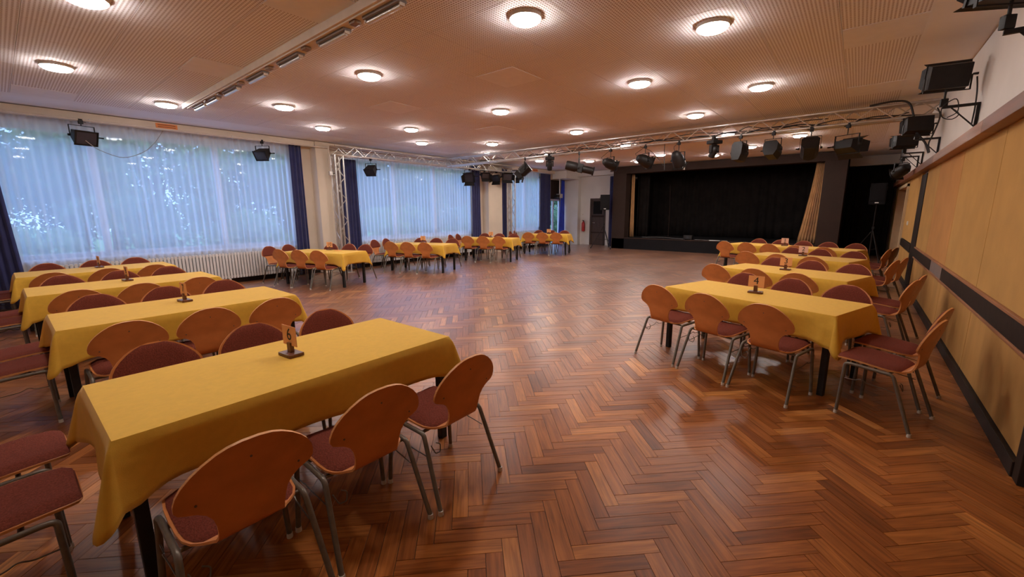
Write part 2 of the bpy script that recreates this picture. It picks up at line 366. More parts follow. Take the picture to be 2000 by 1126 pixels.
# ---- ceiling, tiles
ce = MB(); ce.box((-11.3, Y0-0.1, ZC+0.012), (1.3, 20.2, ZC+0.3)); ceiling = struct('ceiling', ce, 'slab')
def tcen(i, j): return (-1.27+TX*i, 3.30+TY*j)
LAMPS = []
for k, js in {0: (1, 3, 7, 9), 1: (-2, 0, 2, 4, 6, 8), 2: (9,), 3: (-2, 0, 2, 4, 6, 8), 4: (9,), 5: (-2, 0, 2, 4, 6, 8), 6: (-1, 1, 3, 5, 7)}.items():
    for j in js: LAMPS.append((-2*k, 2*j))
BLANK = {(-8, -2), (-4, 2), (-8, 2), (-4, -2), (2, 4), (2, 8), (2, 1), (-13, -4), (-8, 6)}
tm = MB(); tm.box((-TX/2+.002, -TY/2+.002, 0), (TX/2-.002, TY/2-.002, 0.010)); tmesh = tm.mesh('ceiling_tile', 'tile')
tp = MB(); tp.box((-TX/2+.002, -TY/2+.002, -0.004), (TX/2-.002, TY/2-.002, 0.010)); pmesh = tp.mesh('plain_tile', 'tileplain')
tl = []
for i in range(-13, 3):
    for j in range(-8, 19):
        x, y = tcen(i, j); p = px((x, y, ZC)); ok = p and -60 < p[0] < 2060 and -60 < p[1] < 700
        tl.append(((p[2] if ok else 999+abs(y)), i, j))
tl.sort()
rest = MB()
cnt = 0
for d, i, j in tl:
    x, y = tcen(i, j)
    if (i, j) in BLANK: link('plain_tile', pmesh, ceiling, (x, y, ZC)); continue
    cnt += 1
    if cnt <= 285: link('ceiling_tile', tmesh, ceiling, (x, y, ZC))
    else: rest.box((x-TX/2+.002, y-TY/2+.002, ZC), (x+TX/2-.002, y+TY/2-.002, ZC+0.010))
rest.obj('ceiling_tiles', 'tile', ceiling, kind='stuff')

# ---- window wall (wall_left)
WINS = [(-0.15, 4.86, 0.80, 3.08, [1.31, 3.28]), (6.15, 11.25, 0.80, 3.08, [7.9, 9.5]), (13.35, 15.65, 0.80, 3.08, [14.5])]
DOORY = (16.25, 17.30)
wl = MB(); XO = XW-0.30
def wbox(y0, y1, z0, z1): wl.box((XO, y0, z0), (XW, y1, z1))
wbox(Y0, WINS[0][0], 0, ZC); 
for a, (y0, y1, z0, z1, _) in enumerate(WINS):
    wbox(y0, y1, 0, z0); wbox(y0, y1, z1, ZC)
    yn = WINS[a+1][0] if a < 2 else DOORY[0]
    wbox(y1, yn, 0, ZC)
wbox(DOORY[0], DOORY[1], 2.98, ZC); wbox(DOORY[1], 20.2, 0, ZC)
wall_left = struct('wall_left', wl, 'wallbeige')
for y0, y1 in ((5.32, 5.68), (11.72, 12.5)):
    m = MB(); m.bbox((XW, y0, 0), (-10.70, y1, ZC), 0.008); m.obj('pillar', 'wallbeige', wall_left)
m = MB(); m.box((XW, Y0, 3.20), (-10.74, 16.2, ZC)); m.obj('curtain_box', 'wallbeige', wall_left)
for a, (y0, y1, z0, z1, mul) in enumerate(WINS):
    m = MB(); xg = -11.20
    win = MB(); win.box((xg-.04, y0, z0), (xg+.04, y0+.07, z1)); win.box((xg-.04, y1-.07, z0), (xg+.04, y1, z1))
    win.box((xg-.04, y0, z0), (xg+.04, y1, z0+.07)); win.box((xg-.04, y0, z1-.07), (xg+.04, y1, z1))
    wo = struct('window_%d' % (a+1), win, 'frame')
    edges = [y0]+mul+[y1]
    for q in mul:
        mm = MB(); mm.box((xg-.045, q-.055, z0+.07), (xg+.045, q+.055, z1-.07)); mm.obj('mullion', 'frame', wo)
    for q0, q1 in zip(edges[:-1], edges[1:]):
        mm = MB(); mm.box((xg-.004, q0+.05, z0+.06), (xg+.004, q1-.05, z1-.06)); mm.obj('pane', 'glass', wo)
    mm = MB(); mm.bbox((xg+.04, y0, z0-.035), (XW+0.015, y1, z0), 0.006); mm.obj('window_sill', 'frame', wo)
    portal(y0, y1, z0, z1)
# exit door opening next to the bright curtain
m = MB(); m.box((XO+.05, DOORY[0], 2.12), (XO+.12, DOORY[1], 2.98)); m.obj('door_header', 'stagebrown', wall_left)
d1 = MB(); y0, y1 = DOORY; xg = XO+.10
d1.box((xg-.03, y0, 0), (xg+.03, y0+.07, 2.12)); d1.box((xg-.03, y1-.07, 0), (xg+.03, y1, 2.12)); d1.box((xg-.03, y0, 2.04), (xg+.03, y1, 2.12)); d1.box((xg-.03, y0+.42, 0), (xg+.03, y0+.52, 2.05))
do = struct('door_1', d1, 'frame')
for q0, q1 in ((y0+.07, y0+.42), (y0+.52, y1-.07)):
    mm = MB(); mm.box((xg-.004, q0, 0.05), (xg+.004, q1, 2.04)); mm.obj('pane', 'glass', do)
portal(y0, y1, 0, 2.1)

m = MB(); m.box((XW-.01, -.25, 0), (XW+.012, 16.2, 0.12)); struct('baseboard_left', m, 'blackstrip')
# ---- back wall with dark door (door_2)
wb = MB(); wb.box((XW, Y1, 0), (-9.70, Y1+.2, ZC)); wb.box((-8.88, Y1, 0), (-7.9, Y1+.2, ZC)); wb.box((-9.70, Y1, 2.13), (-8.88, Y1+.2, ZC))
wb.box((-7.9, 19.3, 0), (1.3, 19.5, ZC)); wb.box((-8.1, Y1, 0), (-7.9, 19.5, ZC))
wall_back = struct('wall_back', wb, 'wall')
m = MB(); m.box((XW, 17.34, 0), (-10.19, Y1, ZC)); m.obj('pier', 'wall', wall_back)
m = MB(); m.box((-10.19, 17.30, 3.12), (-8.02, Y1, ZC)); m.obj('soffit', 'wall', wall_back)
m = MB(); m.box((-10.95, 16.3, 3.0), (-10.19, 17.34, ZC)); m.obj('soffit', 'wall', wall_back)
d2 = MB(); d2.box((-9.70, Y1+.02, 0), (-9.62, Y1+.14, 2.13)); d2.box((-8.96, Y1+.02, 0), (-8.88, Y1+.14, 2.13)); d2.box((-9.62, Y1+.02, 2.05), (-8.96, Y1+.14, 2.13))
door2 = struct('door_2', d2, 'doorbrown')
m = MB(); m.box((-9.62, Y1+.06, 0.0), (-8.96, Y1+.10, 2.05)); m.obj('leaf', 'doorbrown', door2)
m = MB(); m.box((-9.55, Y1+.05, 1.42), (-9.10, Y1+.065, 2.0)); m.obj('pane', 'stageblack', door2)
m = MB(); m.tube([(-9.55, Y1+.03, 1.02), (-9.55, Y1+.0, 1.02), (-9.43, Y1+.0, 1.02)], 0.011); m.obj('handle', 'alu', door2)
m = MB(); m.box((-9.62, Y1+.045, 1.28), (-8.96, Y1+.06, 1.36)); m.box((-9.62, Y1+.045, .55), (-8.96, Y1+.06, .60)); m.obj('rail', 'stagebrown', door2)

# ---- camera-side wall
wf = MB(); wf.box((-11.3, Y0-.2, 0), (1.3, Y0, ZC)); struct('wall_front', wf, 'wall')

# ---- panelled wall (wall_right)
XR = 0.913
wr = MB(); wr.box((0.95, Y0, 0), (1.25, 14.45, ZC)); wr.box((0.95, 17.55, 0), (1.25, 19.4, ZC)); wr.box((0.95, 14.45, 2.17), (1.25, 17.55, ZC)); wr.box((0.85, Y0, 2.40), (0.95, 19.3, ZC))
wall_right = struct('wall_right', wr, 'wall')
def wpart(name, a, b, m_, bev=0.004):
    q = MB(); q.bbox(a, b, bev); return q.obj(name, m_, wall_right)
SE = [Y0, -0.2, 1.75, 3.66, 5.60, 7.47, 9.40, 10.95]
for n_, (a, b) in enumerate(zip(SE[:-1], SE[1:])):
    g = 0.008
    wpart('upper_panel', (XR, a+g, 0.885), (0.955, b-g, 2.30), 'panelb' if n_ == 5 else 'panel')
    wpart('lower_panel', (XR, a+g, 0.105), (0.955, b-g, 0.675), 'panellow')
wpart('upper_panel', (XR, 11.85, 0.885), (0.955, 14.40, 2.30), 'panel'); wpart('lower_panel', (XR, 11.85, 0.105), (0.955, 14.40, 0.675), 'panel')
wpart('upper_panel', (XR, 14.47, 2.22), (0.955, 17.55, 2.30), 'panel')
wpart('upper_panel', (XR, 17.6, 0.10), (0.955, 19.25, 2.30), 'panel')
wpart('bumper_strip', (0.900, Y0, 0.70), (0.955, 7.52, 0.86), 'blackstrip'); wpart('bumper_strip', (0.900, 8.60, 0.70), (0.955, 10.95, 0.86), 'blackstrip'); wpart('bumper_strip', (0.900, 11.85, 0.70), (0.955, 14.40, 0.86), 'blackstrip')
wpart('bare_strip', (0.905, 7.52, 0.70), (0.955, 8.60, 0.86), 'silver')
for z in (0.675, 0.86): wpart('strip_edging', (0.893, Y0, z), (0.955, 10.95, z+.024), 'mahog2')
wpart('slot_post', (0.905, 10.98, 0.0), (0.955, 11.82, 2.24), 'blackstrip')
wpart('ledge', (0.80, Y0, 2.285), (0.955, 5.93, 2.405), 'mahog'); wpart('ledge', (0.80, 5.935, 2.285), (0.955, 9.3, 2.405), 'mahog2'); wpart('ledge', (0.80, 9.305, 2.285), (0.955, 19.25, 2.405), 'mahog')
wpart('end_jamb', (0.895, 3.56, 0), (0.955, 3.66, 2.285), 'blackstrip'); 
bbm = MB(); bbm.bbox((0.885, 3.66, 0), (0.955, 14.40, 0.10), 0.006); struct('baseboard_right', bbm, 'blackstrip')
d3 = MB(); d3.box((0.87, 14.42, 0), (1.24, 14.52, 2.20)); d3.box((0.87, 17.50, 0), (1.24, 17.58, 2.20)); d3.box((0.87, 14.42, 2.14), (1.24, 17.58, 2.22))
door3 = struct('door_3', d3, 'doorframe')
m = MB(); m.box((1.18, 14.52, 0), (1.23, 16.0, 2.14)); m.obj('leaf', 'doorwood', door3)
m = MB(); m.box((1.18, 16.01, 0), (1.23, 17.50, 2.14)); m.obj('leaf', 'doorwood', door3)
sw = MB(); sw.bbox((0.895, 13.2, 1.22), (0.913, 13.29, 1.31), 0.004); so = sw.obj('light_switch', 'whiteplastic', None, label='white light switch plate on the tan wall panel by the far doorway', cat='switch')
m = MB(); m.bbox((0.889, 13.22, 1.235), (0.896, 13.27, 1.295), 0.002); m.obj('rocker', 'whiteplastic', so)

# ---- stage
st = MB(); YS = 16.52
st.box((-8.02, YS+.02, 0), (-.40, 19.3, 0.46)); 
stage = struct('trim_1', st, 'stageblack')
def spart(name, a, b, m_, bev=0.004):
    q = MB(); q.bbox(a, b, bev); return q.obj(name, m_, stage)
spart('stage_fascia', (-8.02, YS, 0), (-.40, YS+.03, 0.43), 'stageblack')
spart('stage_nosing', (-7.47, YS-.015, 0.43), (-.95, YS+.05, 0.47), 'stagebrown')
spart('proscenium_column', (-8.04, YS, 0.0), (-7.47, YS+.45, 3.18), 'stagebrown')
spart('proscenium_column', (-.97, YS, 0.0), (-.40, YS+.45, 3.18), 'stagebrown')
spart('proscenium_beam', (-8.04, YS-.01, 3.05), (-.40, YS+.45, 3.325), 'stagebrown')

# ================================================================ CURTAINS
def pleats(mb, x, y0, y1, z0, z1, amp, wl, seed, nz=6, axis='y', gather=0.0, step=0.022, yb0=None, yb1=None):
    """hanging cloth along y (or x): pleated sheet; yb0/yb1 give the bottom extent when the cloth splays"""
    rr = random.Random(seed); L = max(y1-y0, (yb1-yb0) if yb0 is not None else 0); n = max(6, int(L/step))
    ph = [0.0]; 
    for i in range(n): ph.append(ph[-1]+2*PI*(L/n)/wl*(0.55+0.9*rr.random() if i % 7 == 0 else 1.0))
    amps = [amp*(0.75+0.5*math.sin(i*0.13+seed)*math.sin(i*0.041+seed*2)) for i in range(n+1)]
    b0 = y0 if yb0 is None else yb0; b1 = y1 if yb1 is None else yb1
    vs = []
    for j in range(nz+1):
        v = j/nz; z = z1+(z0-z1)*v
        for i in range(n+1):
            u = i/n; yt = y0+(y1-y0)*u; ybm = b0+(b1-b0)*u; y = yt+(ybm-yt)*v**1.3
            off = amps[i]*math.sin(ph[i]+0.25*v*math.sin(i*0.3+seed))*(0.55+0.45*v)
            vs.append((x+off, y, z) if axis == 'y' else (y, x+off, z))
    mb.add(vs, [(j*(n+1)+i, j*(n+1)+i+1, (j+1)*(n+1)+i+1, (j+1)*(n+1)+i) for j in range(nz) for i in range(n)], True)
    return mb
def solid(o, t):
    s = o.modifiers.new('thickness', 'SOLIDIFY'); s.thickness = t; s.offset = 0; return o
for n_, (y0, y1, lab) in enumerate(((0.12, 4.80, 'wide white sheer curtain over the nearest window and its radiator'), (6.44, 11.02, 'white sheer curtain over the second window between the two pillars'), (12.90, 15.25, 'narrow white sheer curtain over the farthest window beyond the second pillar'))):
    mb = pleats(MB(), -10.93, y0, y1, 0.14, 3.20, 0.030, 0.125, n_+1, nz=7, step=0.012)
    mb.obj('sheer_curtain', 'sheer', None, label=lab, cat='curtain', group='sheer window curtains')
for n_, (y0, y1, b0, b1, z1, lab) in enumerate(((-.22, 0.10, -.28, 0.20, 3.18, 'navy drape at the near edge of the nearest window, behind the yellow tables'),
        (4.72, 5.00, 4.68, 5.0, 3.19, 'navy drape between the nearest window and the first pillar'),
        (6.03, 6.47, 5.98, 6.50, 2.98, 'navy drape hanging right beside the truss leg at the first pillar'),
        (10.95, 11.38, 10.93, 11.42, 3.17, 'navy drape at the far end of the second window, before the second pillar'),
        (12.55, 12.92, 12.55, 12.92, 3.17, 'narrow navy drape just beyond the second pillar, by the far truss leg'),
        (15.17, 15.95, 15.15, 15.95, 3.17, 'navy drape closing the farthest window, beside the glazed exit door'))):
    mb = pleats(MB(), -10.80, y0, y1, 0.03, z1, 0.028, 0.105, 20+n_, step=0.012, yb0=b0, yb1=b1)
    solid(mb.obj('navy_drape', 'drape', None, label=lab, cat='curtain', group='navy window drapes'), 0.006)
mb = pleats(MB(), -10.90, 17.0, 17.26, 0.03, 2.98, 0.03, 0.085, 31, step=0.010, yb0=16.72, yb1=17.30)
solid(mb.obj('blue_curtain', 'drapebright', None, label='bright royal blue curtain gathered beside the glazed exit door', cat='curtain'), 0.006)
mb = pleats(MB(), 16.95, -8.40, -8.06, 0.02, 3.02, 0.03, 0.10, 33, axis='x', step=0.012)
solid(mb.obj('stage_side_curtain', 'drape', None, label='narrow navy curtain against the stage column, behind the tripod loudspeaker', cat='curtain'), 0.006)
mb = pleats(MB(), YS+0.52, -7.46, -7.33, 0.48, 3.05, 0.02, 0.075, 34, axis='x', step=0.010, yb0=-7.46, yb1=-7.28)
solid(mb.obj('stage_curtain', 'gold', None, label='thin strip of ochre stage curtain at the window-side column', cat='curtain', group='ochre stage curtains'), 0.006)
mb = pleats(MB(), YS+0.40, -1.20, -.965, 0.48, 3.05, 0.035, 0.085, 35, axis='x', step=0.010, yb0=-1.50, yb1=-.98, nz=12)
solid(mb.obj('stage_curtain', 'gold', None, label='wider ochre stage curtain pulled back to the panelled-wall-side column', cat='curtain', group='ochre stage curtains'), 0.006)
mb = pleats(MB(), 19.1, -7.8, -.45, 0.47, 3.2, 0.05, 0.30, 36, axis='x', step=0.04)
solid(mb.obj('stage_backdrop', 'blackcloth', None, label='black cloth backdrop hung across the rear of the stage', cat='curtain'), 0.006)
mb = pleats(MB(), 17.7, -7.45, -6.95, 0.47, 3.2, 0.04, 0.16, 37, axis='x', step=0.02)
solid(mb.obj('stage_leg_curtain', 'blackcloth', None, label='black side cloth standing inside the stage opening at its window side', cat='curtain'), 0.006)
mb = pleats(MB(), 18.95, -.42, 0.84, 0.02, 3.02, 0.04, 0.18, 38, axis='x', step=0.02)
solid(mb.obj('black_drape', 'blackcloth', None, label='tall black drape between the stage and the panelled wall', cat='curtain'), 0.006)
m = MB(); m.box((-.40, 18.75, 3.02), (0.85, 19.3, ZC)); m.obj('soffit', 'wall', wall_back)
m = MB(); m.box((-8.0, 19.2, 0), (-.42, 19.28, 3.3)); m.box((-7.95, 16.97, .46), (-7.90, 19.3, 3.3)); m.box((-.50, 16.97, .46), (-.45, 19.3, 3.3)); m.box((-8.0, 16.97, 3.22), (-.42, 19.3, 3.3)); m.obj('stage_lining', 'blackcloth', stage)
m = MB(); m.box((-.46, 16.97, 0), (-.42, 19.3, 3.3)); m.obj('stage_return', 'stagebrown', stage)

# ================================================================ LAMPS
lm = MB(); lm.lathe([(0.004, -0.068), (0.06, -0.066), (0.11, -0.058), (0.134, -0.042), (0.139, -0.030)], 28); lmesh = lm.mesh('diffuser', 'lamp')
rm = MB(); rm.lathe([(0.138, -0.031), (0.144, -0.031), (0.147, -0.026), (0.147, 0.004), (0.138, 0.004)], 28); rmesh = rm.mesh('rim', 'whiteplastic')
for i, j in LAMPS:
    x, y = tcen(i, j); k = -i//2; jj = j//2
    o = thing('ceiling_lamp', 'round opal lamp, lit, %s on the perforated ceiling' % '', 'lamp', (x, y, ZC), 0, 'round ceiling lamps')
    rowname = ['row along the panelled wall', 'second row from the panelled wall', 'third row from the panelled wall', 'middle row of the ceiling', 'third row from the windows', 'second row from the windows', 'row along the windows'][k]
    o['label'] = 'round lit ceiling lamp'
    o['_k'] = k; o['_j'] = jj; o['_row'] = rowname
    link('diffuser', lmesh, o); link('rim', rmesh, o)
LO = [o for o in COL.objects if o.name.startswith('ceiling_lamp')]
ORD = ['nearest', 'second', 'third', 'fourth', 'fifth', 'sixth', 'seventh']
from collections import defaultdict
rows = defaultdict(list)
for o in LO: rows[o['_k']].append(o)
for k, l in rows.items():
    l.sort(key=lambda q: q['_j'])
    for n_, o in enumerate(l):
        o['label'] = ('round lit lamp, %s from the camera in the %s' % (ORD[n_], o['_row'])) if len(l) > 1 else 'lone round lit lamp nearest the stage, in the %s' % o['_row']
        for q in ('_k', '_j', '_row'): del o[q]

# ---- slotted rail with tube lights across the ceiling
rail = thing('ceiling_rail', 'cream ceiling rail with unlit metal tube fittings crossing the ceiling', 'light rail', (0, 2.27, ZC))
m = MB(); m.bbox((-8.70, -.085, -.075), (0.2, .085, 0.002), 0.006); m.obj('beam', 'rail', rail)
m = MB(); m.tube([(-8.55, -.05, -.078), (0.1, -.05, -.078)], 0.009, 8); m.obj('conduit', 'rail', rail)
fm = MB(); fm.bbox((-.26, -.042, -.026), (.26, .042, 0), 0.006); f_base = fm.mesh('fitting', 'fitgrey')
fm = MB(); fm.tube([(-.24, .0, -.042), (.24, .0, -.042)], 0.018, 10); f_tube = fm.mesh('tube', 'alu')
fm = MB(); fm.box((-.008, -.022, -.016), (.008, .022, .020)); f_sock = fm.mesh('socket', 'rail')
fm = MB(); fm.bbox((-.05, -.035, -.03), (.05, .035, 0), 0.012); f_clip = fm.mesh('clip', 'board')
for xx in (-8.20, -7.62, -6.83, -5.93, -5.01, -4.08, -3.25, -2.40, -1.5, -.6):
    q = link('fitting', f_base, rail, (xx, 0.03, -.074)); link('tube', f_tube, q); [link('socket', f_sock, q, (sx*.25, 0, -.033)) for sx in (-1, 1)]
    link('clip', f_clip, rail, (xx+0.44, 0.0, -.076))

# ================================================================ RADIATORS
def radiator(y0, y1, label):
    t = thing('radiator', label, 'radiator', (-10.845, (y0+y1)/2, 0), 0, 'ribbed radiators under the windows'); h = (y1-y0)/2
    m = MB(); n = int((y1-y0)/0.06)
    for i in range(n):
        y = -h+0.06*(i+.5); m.box((-.028, y-.021, .13), (.042, y+.021, .70))
    m.obj('ribs', 'radiator', t)
    m = MB(); m.tube([(0, -h, .17), (0, h, .17)], .022); m.tube([(0, -h, .66), (0, h, .66)], .022); m.obj('header_pipe', 'radiator', t)
    for k in range(max(2, int((y1-y0)/1.3))+1):
        yy = -h+.15+(2*h-.3)*k/max(2, int((y1-y0)/1.3))
        m = MB(); m.box((-.015, yy-.02, 0), (.03, yy+.02, .14)); m.obj('foot', 'radiator', t)
radiator(0.35, 4.65, 'long white ribbed radiator below the sheer curtain of the nearest window')
radiator(6.6, 10.9, 'white ribbed radiator below the sheer curtain of the second window')
radiator(13.45, 15.1, 'short white ribbed radiator below the farthest sheer curtain')

# ================================================================ CHAIRS
def chair_proto():
    root = thing('dining_chair', 'x', 'chair')
    # shell centre line (x forward, z up), half width
    prof = [(0.298, .426, .110), (0.294, .432, .150), (0.282, .440, .178), (0.255, .446, .196), (0.19, .448, .205), (0.10, .444, .208), (0.01, .436, .206), (-0.045, .430, .199), (-0.080, .427, .182), (-0.100, .427, .155), (-0.118, .429, .130),
            (-0.136, .436, .118), (-0.147, .450, .113), (-0.156, .475, .112), (-0.164, .510, .115), (-0.171, .545, .124), (-0.176, .574, .142), (-0.179, .594, .168), (-0.181, .606, .198), (-0.183, .615, .217), (-0.187, .632, .2275), (-0.193, .656, .228),
            (-0.201, .688, .220), (-0.209, .720, .203), (-0.217, .752, .176), (-0.225, .781, .143), (-0.232, .806, .104), (-0.236, .820, .070), (-0.239, .828, .028)]
    nb = len(prof); nu = 10; th = 0.011
    def nrm(i):
        a = Vector((prof[max(i-1, 0)][0], 0, prof[max(i-1, 0)][1])); b = Vector((prof[min(i+1, nb-1)][0], 0, prof[min(i+1, nb-1)][1]))
        t = (b-a).normalized(); return Vector((t.z, 0, -t.x))*1.0      # sitter-side normal = up on seat, forward on back
    def surf(i, u, off, grow=0.0):
        x, z, wd = prof[i]; n = nrm(i)
        if n.z < 0 and i < 11: n = -n
        if i >= 11 and n.x < 0: n = -n
        wdd = max(0.0, wd+grow); y = wdd*u
        p = Vector((x, y, z))
        if i > 14: p += n*(0.10*y*y*2.2)            # back slightly cupped
        elif i < 9: p += Vector((0, 0, -0.012*(1-abs(u))**0.5*0.6+0.004))
        return p+n*off
    US = [-1+2*j/nu for j in range(nu+1)]
    m = MB(); top = [surf(i, u, 0) for i in range(nb) for u in US]; bot = [surf(i, u, -th) for i in range(nb) for u in US]
    W_ = nu+1
    m.cur = 0
    m.add(top, [(i*W_+j, i*W_+j+1, (i+1)*W_+j+1, (i+1)*W_+j) for i in range(nb-1) for j in range(nu)], True)
    m.add(bot, [(i*W_+j, (i+1)*W_+j, (i+1)*W_+j+1, i*W_+j+1) for i in range(nb-1) for j in range(nu)], True)
    m.cur = 1
    ring = [(0, j) for j in range(nu)]+[(i, nu) for i in range(nb-1)]+[(nb-1, j) for j in range(nu, 0, -1)]+[(i, 0) for i in range(nb-1, 0, -1)]
    rv = [surf(i, US[j], 0) for i, j in ring]+[surf(i, US[j], -th) for i, j in ring]; k = len(ring)
    m.add(rv, [(q, (q+1) % k, k+(q+1) % k, k+q) for q in range(k)], True)
    me = m.mesh('shell', ['ply', 'plyedge'])
    link('shell', me, root)
    # screws on the rear of the back
    m = MB()
    for i, u in ((24, 0.0), (20, -0.74), (20, 0.74)):
        p = surf(i, u, -th-.001); m.lathe([(.0045, -.001), (.0045, .002)], 8, T=Matrix.Translation(p) @ Matrix.Rotation(PI/2, 4, 'Y'))
    m.obj('screws', 'wire', root)
    def pad(name, i0, i1, inset, hgt):
        m = MB(); rows = list(range(i0, i1+1)); nr = len(rows); vs = []
        for a, i in enumerate(rows):
            for j, u in enumerate(US):
                e = min(a/(nr-1), 1-a/(nr-1))*nr/2.2; eu = (1-abs(u))*nu/2.0
                hh = hgt*min(1, e)**0.5*min(1, eu)**0.5 if (e > 0 and eu > 0) else 0
                vs.append(surf(i, u, 0.001+hh, -inset))
        m.add(vs, [(a*W_+j, a*W_+j+1, (a+1)*W_+j+1, (a+1)*W_+j) for a in range(nr-1) for j in range(nu)], True)
        m.obj(name, 'pad', root)
    pad('seat_pad', 1, 9, 0.010, 0.022)
    pad('back_pad', 18, 27, 0.014, 0.013)
    # frame: legs lean outward; rear legs rake back
    def leg(sx, sy):
        if sx > 0: tp = (0.20, .222*sy, .405); ft = (0.222, .246*sy, .012); shoulder = (0.165, .219*sy, .418)
        else: tp = (-0.065, .220*sy, .398); ft = (-0.222, .246*sy, .012); shoulder = (-0.02, .219*sy, .410)
        m = MB(); m.tube(bent([shoulder, (tp[0]+(.012 if sx > 0 else -.012), tp[1], .416 if sx > 0 else .408), ft], 0.045, 6), 0.0125, 9)
        l = m.obj('leg', 'tube', root)
        g = MB(); g.lathe([(.0145, 0.0), (.0150, .004), (.0135, .026)], 10, T=Matrix.Translation((ft[0], ft[1], 0)))
        g.obj('foot_glide', 'glide', l)
    for sx in (1, -1):
        for sy in (1, -1): leg(sx, sy)
    for sy in (1, -1):
        m = MB(); m.tube([(0.168, .219*sy, .418), (-0.022, .219*sy, .410)], 0.0125, 9); m.obj('side_rail', 'tube', root)
        m = MB(); y = .218*sy; s_ = sy
        m.tube(bent([(0.214, y+.012*s_, .30), (0.13, y+.012*s_, .30), (0.10, y+.022*s_, .325), (0.06, y+.012*s_, .30), (-.10, y+.004*s_, .285)], 0.02, 4), 0.0030, 6); m.obj('coupling_wire', 'wire', root)
    for x, z in ((0.12, .412), (-0.045, .402)):
        m = MB(); m.tube([(x, -.219, z), (x, .219, z)], 0.0095, 8); m.obj('crossbar', 'tube', root)
    m = MB(); m.tube(bent([(-.12, .208, .35), (-.135, .19, .30), (-.128, .15, .29), (-.118, .14, .33), (-.112, .165, .345)], .012, 4), .0032, 6); m.obj('row_hook', 'wire', root)
    return root
proto = chair_proto(); index_kids(proto); used = [False]
def place_chair(x, y, ang, label, group):
    if not used[0]: o = proto; used[0] = True
    else: o = tree_copy(proto)
    o.location = (x, y, 0); o.rotation_euler = (0, 0, ang); o['label'] = label; o['group'] = group
    return o

# ================================================================ TABLES
HT = 0.745
def table(cx, cyy, ang, L, W, label, group, legs=2):
    t = thing('dining_table', label, 'table', (cx, cyy, 0), ang, group)
    m = MB(); m.bbox((-L/2+.01, -W/2+.01, HT-.035), (L/2-.01, W/2-.01, HT-.005), .004); m.obj('tabletop', 'board', t)
    m = MB(); a, b = L/2-.07, W/2-.07
    m.box((-a, -b-.012, HT-.10), (a, -b+.012, HT-.036)); m.box((-a, b-.012, HT-.10), (a, b+.012, HT-.036)); m.box((-a-.012, -b, HT-.10), (-a+.012, b, HT-.036)); m.box((a-.012, -b, HT-.10), (a+.012, b, HT-.036)); m.obj('apron', 'blackpaint', t)
    a = L/2-.055; b = W/2-.055
    xs = [-a, a] if legs == 2 else [-a, .26, a]
    for sx in xs:
        for sy in (-b, b):
            m = MB(); m.bbox((sx-.024, sy-.024, 0), (sx+.024, sy+.024, HT-.036), .004); m.obj('leg', 'blackpaint', t)
    return t
def cloth(cx, cyy, ang, L, W, label, seed, drop=0.235):
    rr = random.Random(seed); z0 = HT+.004; hx, hy = L/2, W/2
    per = []            # (x, y, nx, ny, cornerness, s)
    seg = 30
    def side(p0, p1, n, k):
        for i in range(1, k):
            u = i/k; x = p0[0]+(p1[0]-p0[0])*u; y = p0[1]+(p1[1]-p0[1])*u
            Ls = math.hypot(p1[0]-p0[0], p1[1]-p0[1]); c = min(u, 1-u)*Ls
            per.append((x, y, n[0], n[1], c, None))
    cor = [((hx, -hy), 0), ((hx, hy), 1), ((-hx, hy), 2), ((-hx, -hy), 3)]
    dirs = [(0, -1), (1, 0), (0, 1), (-1, 0)]
    pts = [(-hx, -hy), (hx, -hy), (hx, hy), (-hx, hy)]
    for k in range(4):
        p0, p1 = pts[k], pts[(k+1) % 4]
        side(p0, p1, dirs[k], 36 if k % 2 == 0 else 18)
        nA, nB = dirs[k], dirs[(k+1) % 4]; cs = rr.uniform(.75, 1.15); sk = rr.uniform(-.18, .18)
        for a in range(11):
            th = a/10*PI/2; per.append((p1[0], p1[1], nA[0]*math.cos(th)+nB[0]*math.sin(th), nA[1]*math.cos(th)+nB[1]*math.sin(th), 0.0, (th, cs, sk)))
    n = len(per); NT = 5; rows = 8+NT; ph = rr.uniform(0, 6); ph2 = rr.uniform(0, 6)
    vs = []
    # rounded shoulder + skirt rows
    for j in range(rows+1):
        v = max(0, j-NT+1)/(rows-NT+1)
        for i, (x, y, nx, ny, c, cr) in enumerate(per):
            if cr is None:
                D = drop*(1+.02*math.sin(i*.5+ph)) + .035*math.exp(-(c/.10)**2)
                out = .012+.020*v*math.sin(i*.42+ph)*math.sin(i*.137+ph2)+ .045*v*math.exp(-(c/.11)**2)
                if v < .25: out = .012*min(1, v*6)
            else:
                th, cs, sk = cr; b = math.sin(2*th); b2 = b**1.6
                D = drop*(1+.28*b2*cs)+.035
                out = .012*min(1, v*6)+(.045+.065*b2*cs)*v**1.05
                t = sk*v*b*.25; nx, ny = nx-ny*t, ny+nx*t
            zz = z0-.004-D*v + (0 if j else .004)
            if j < NT: e = (hy-.004, hy*.55, .10, .03, .006)[j]; vs.append((max(-hx+e, min(hx-e, x)), max(-hy+e, min(hy-e, y)), z0-(0, 0, 0, 0, .0012)[j]))
            else: vs.append((x+nx*out, y+ny*out, zz))
    m = MB()
    m.add(vs, [(j*n+i, (j+1)*n+i, (j+1)*n+(i+1) % n, j*n+(i+1) % n) for j in range(rows) for i in range(n)], True)
    m.f.append(tuple(range(n))); m.m.append(0); m.smooth.append(True)
    me = m.mesh('tablecloth', 'cloth'); bm = bmesh.new(); bm.from_mesh(me); bmesh.ops.remove_doubles(bm, verts=bm.verts[:], dist=.0002); bmesh.ops.dissolve_degenerate(bm, edges=bm.edges[:], dist=.0001); bm.to_mesh(me); bm.free()
    o = link('tablecloth', me, None, (cx, cyy, 0), label=label, cat='tablecloth', group='yellow tablecloths', rotz=ang)
    return solid(o, .003)
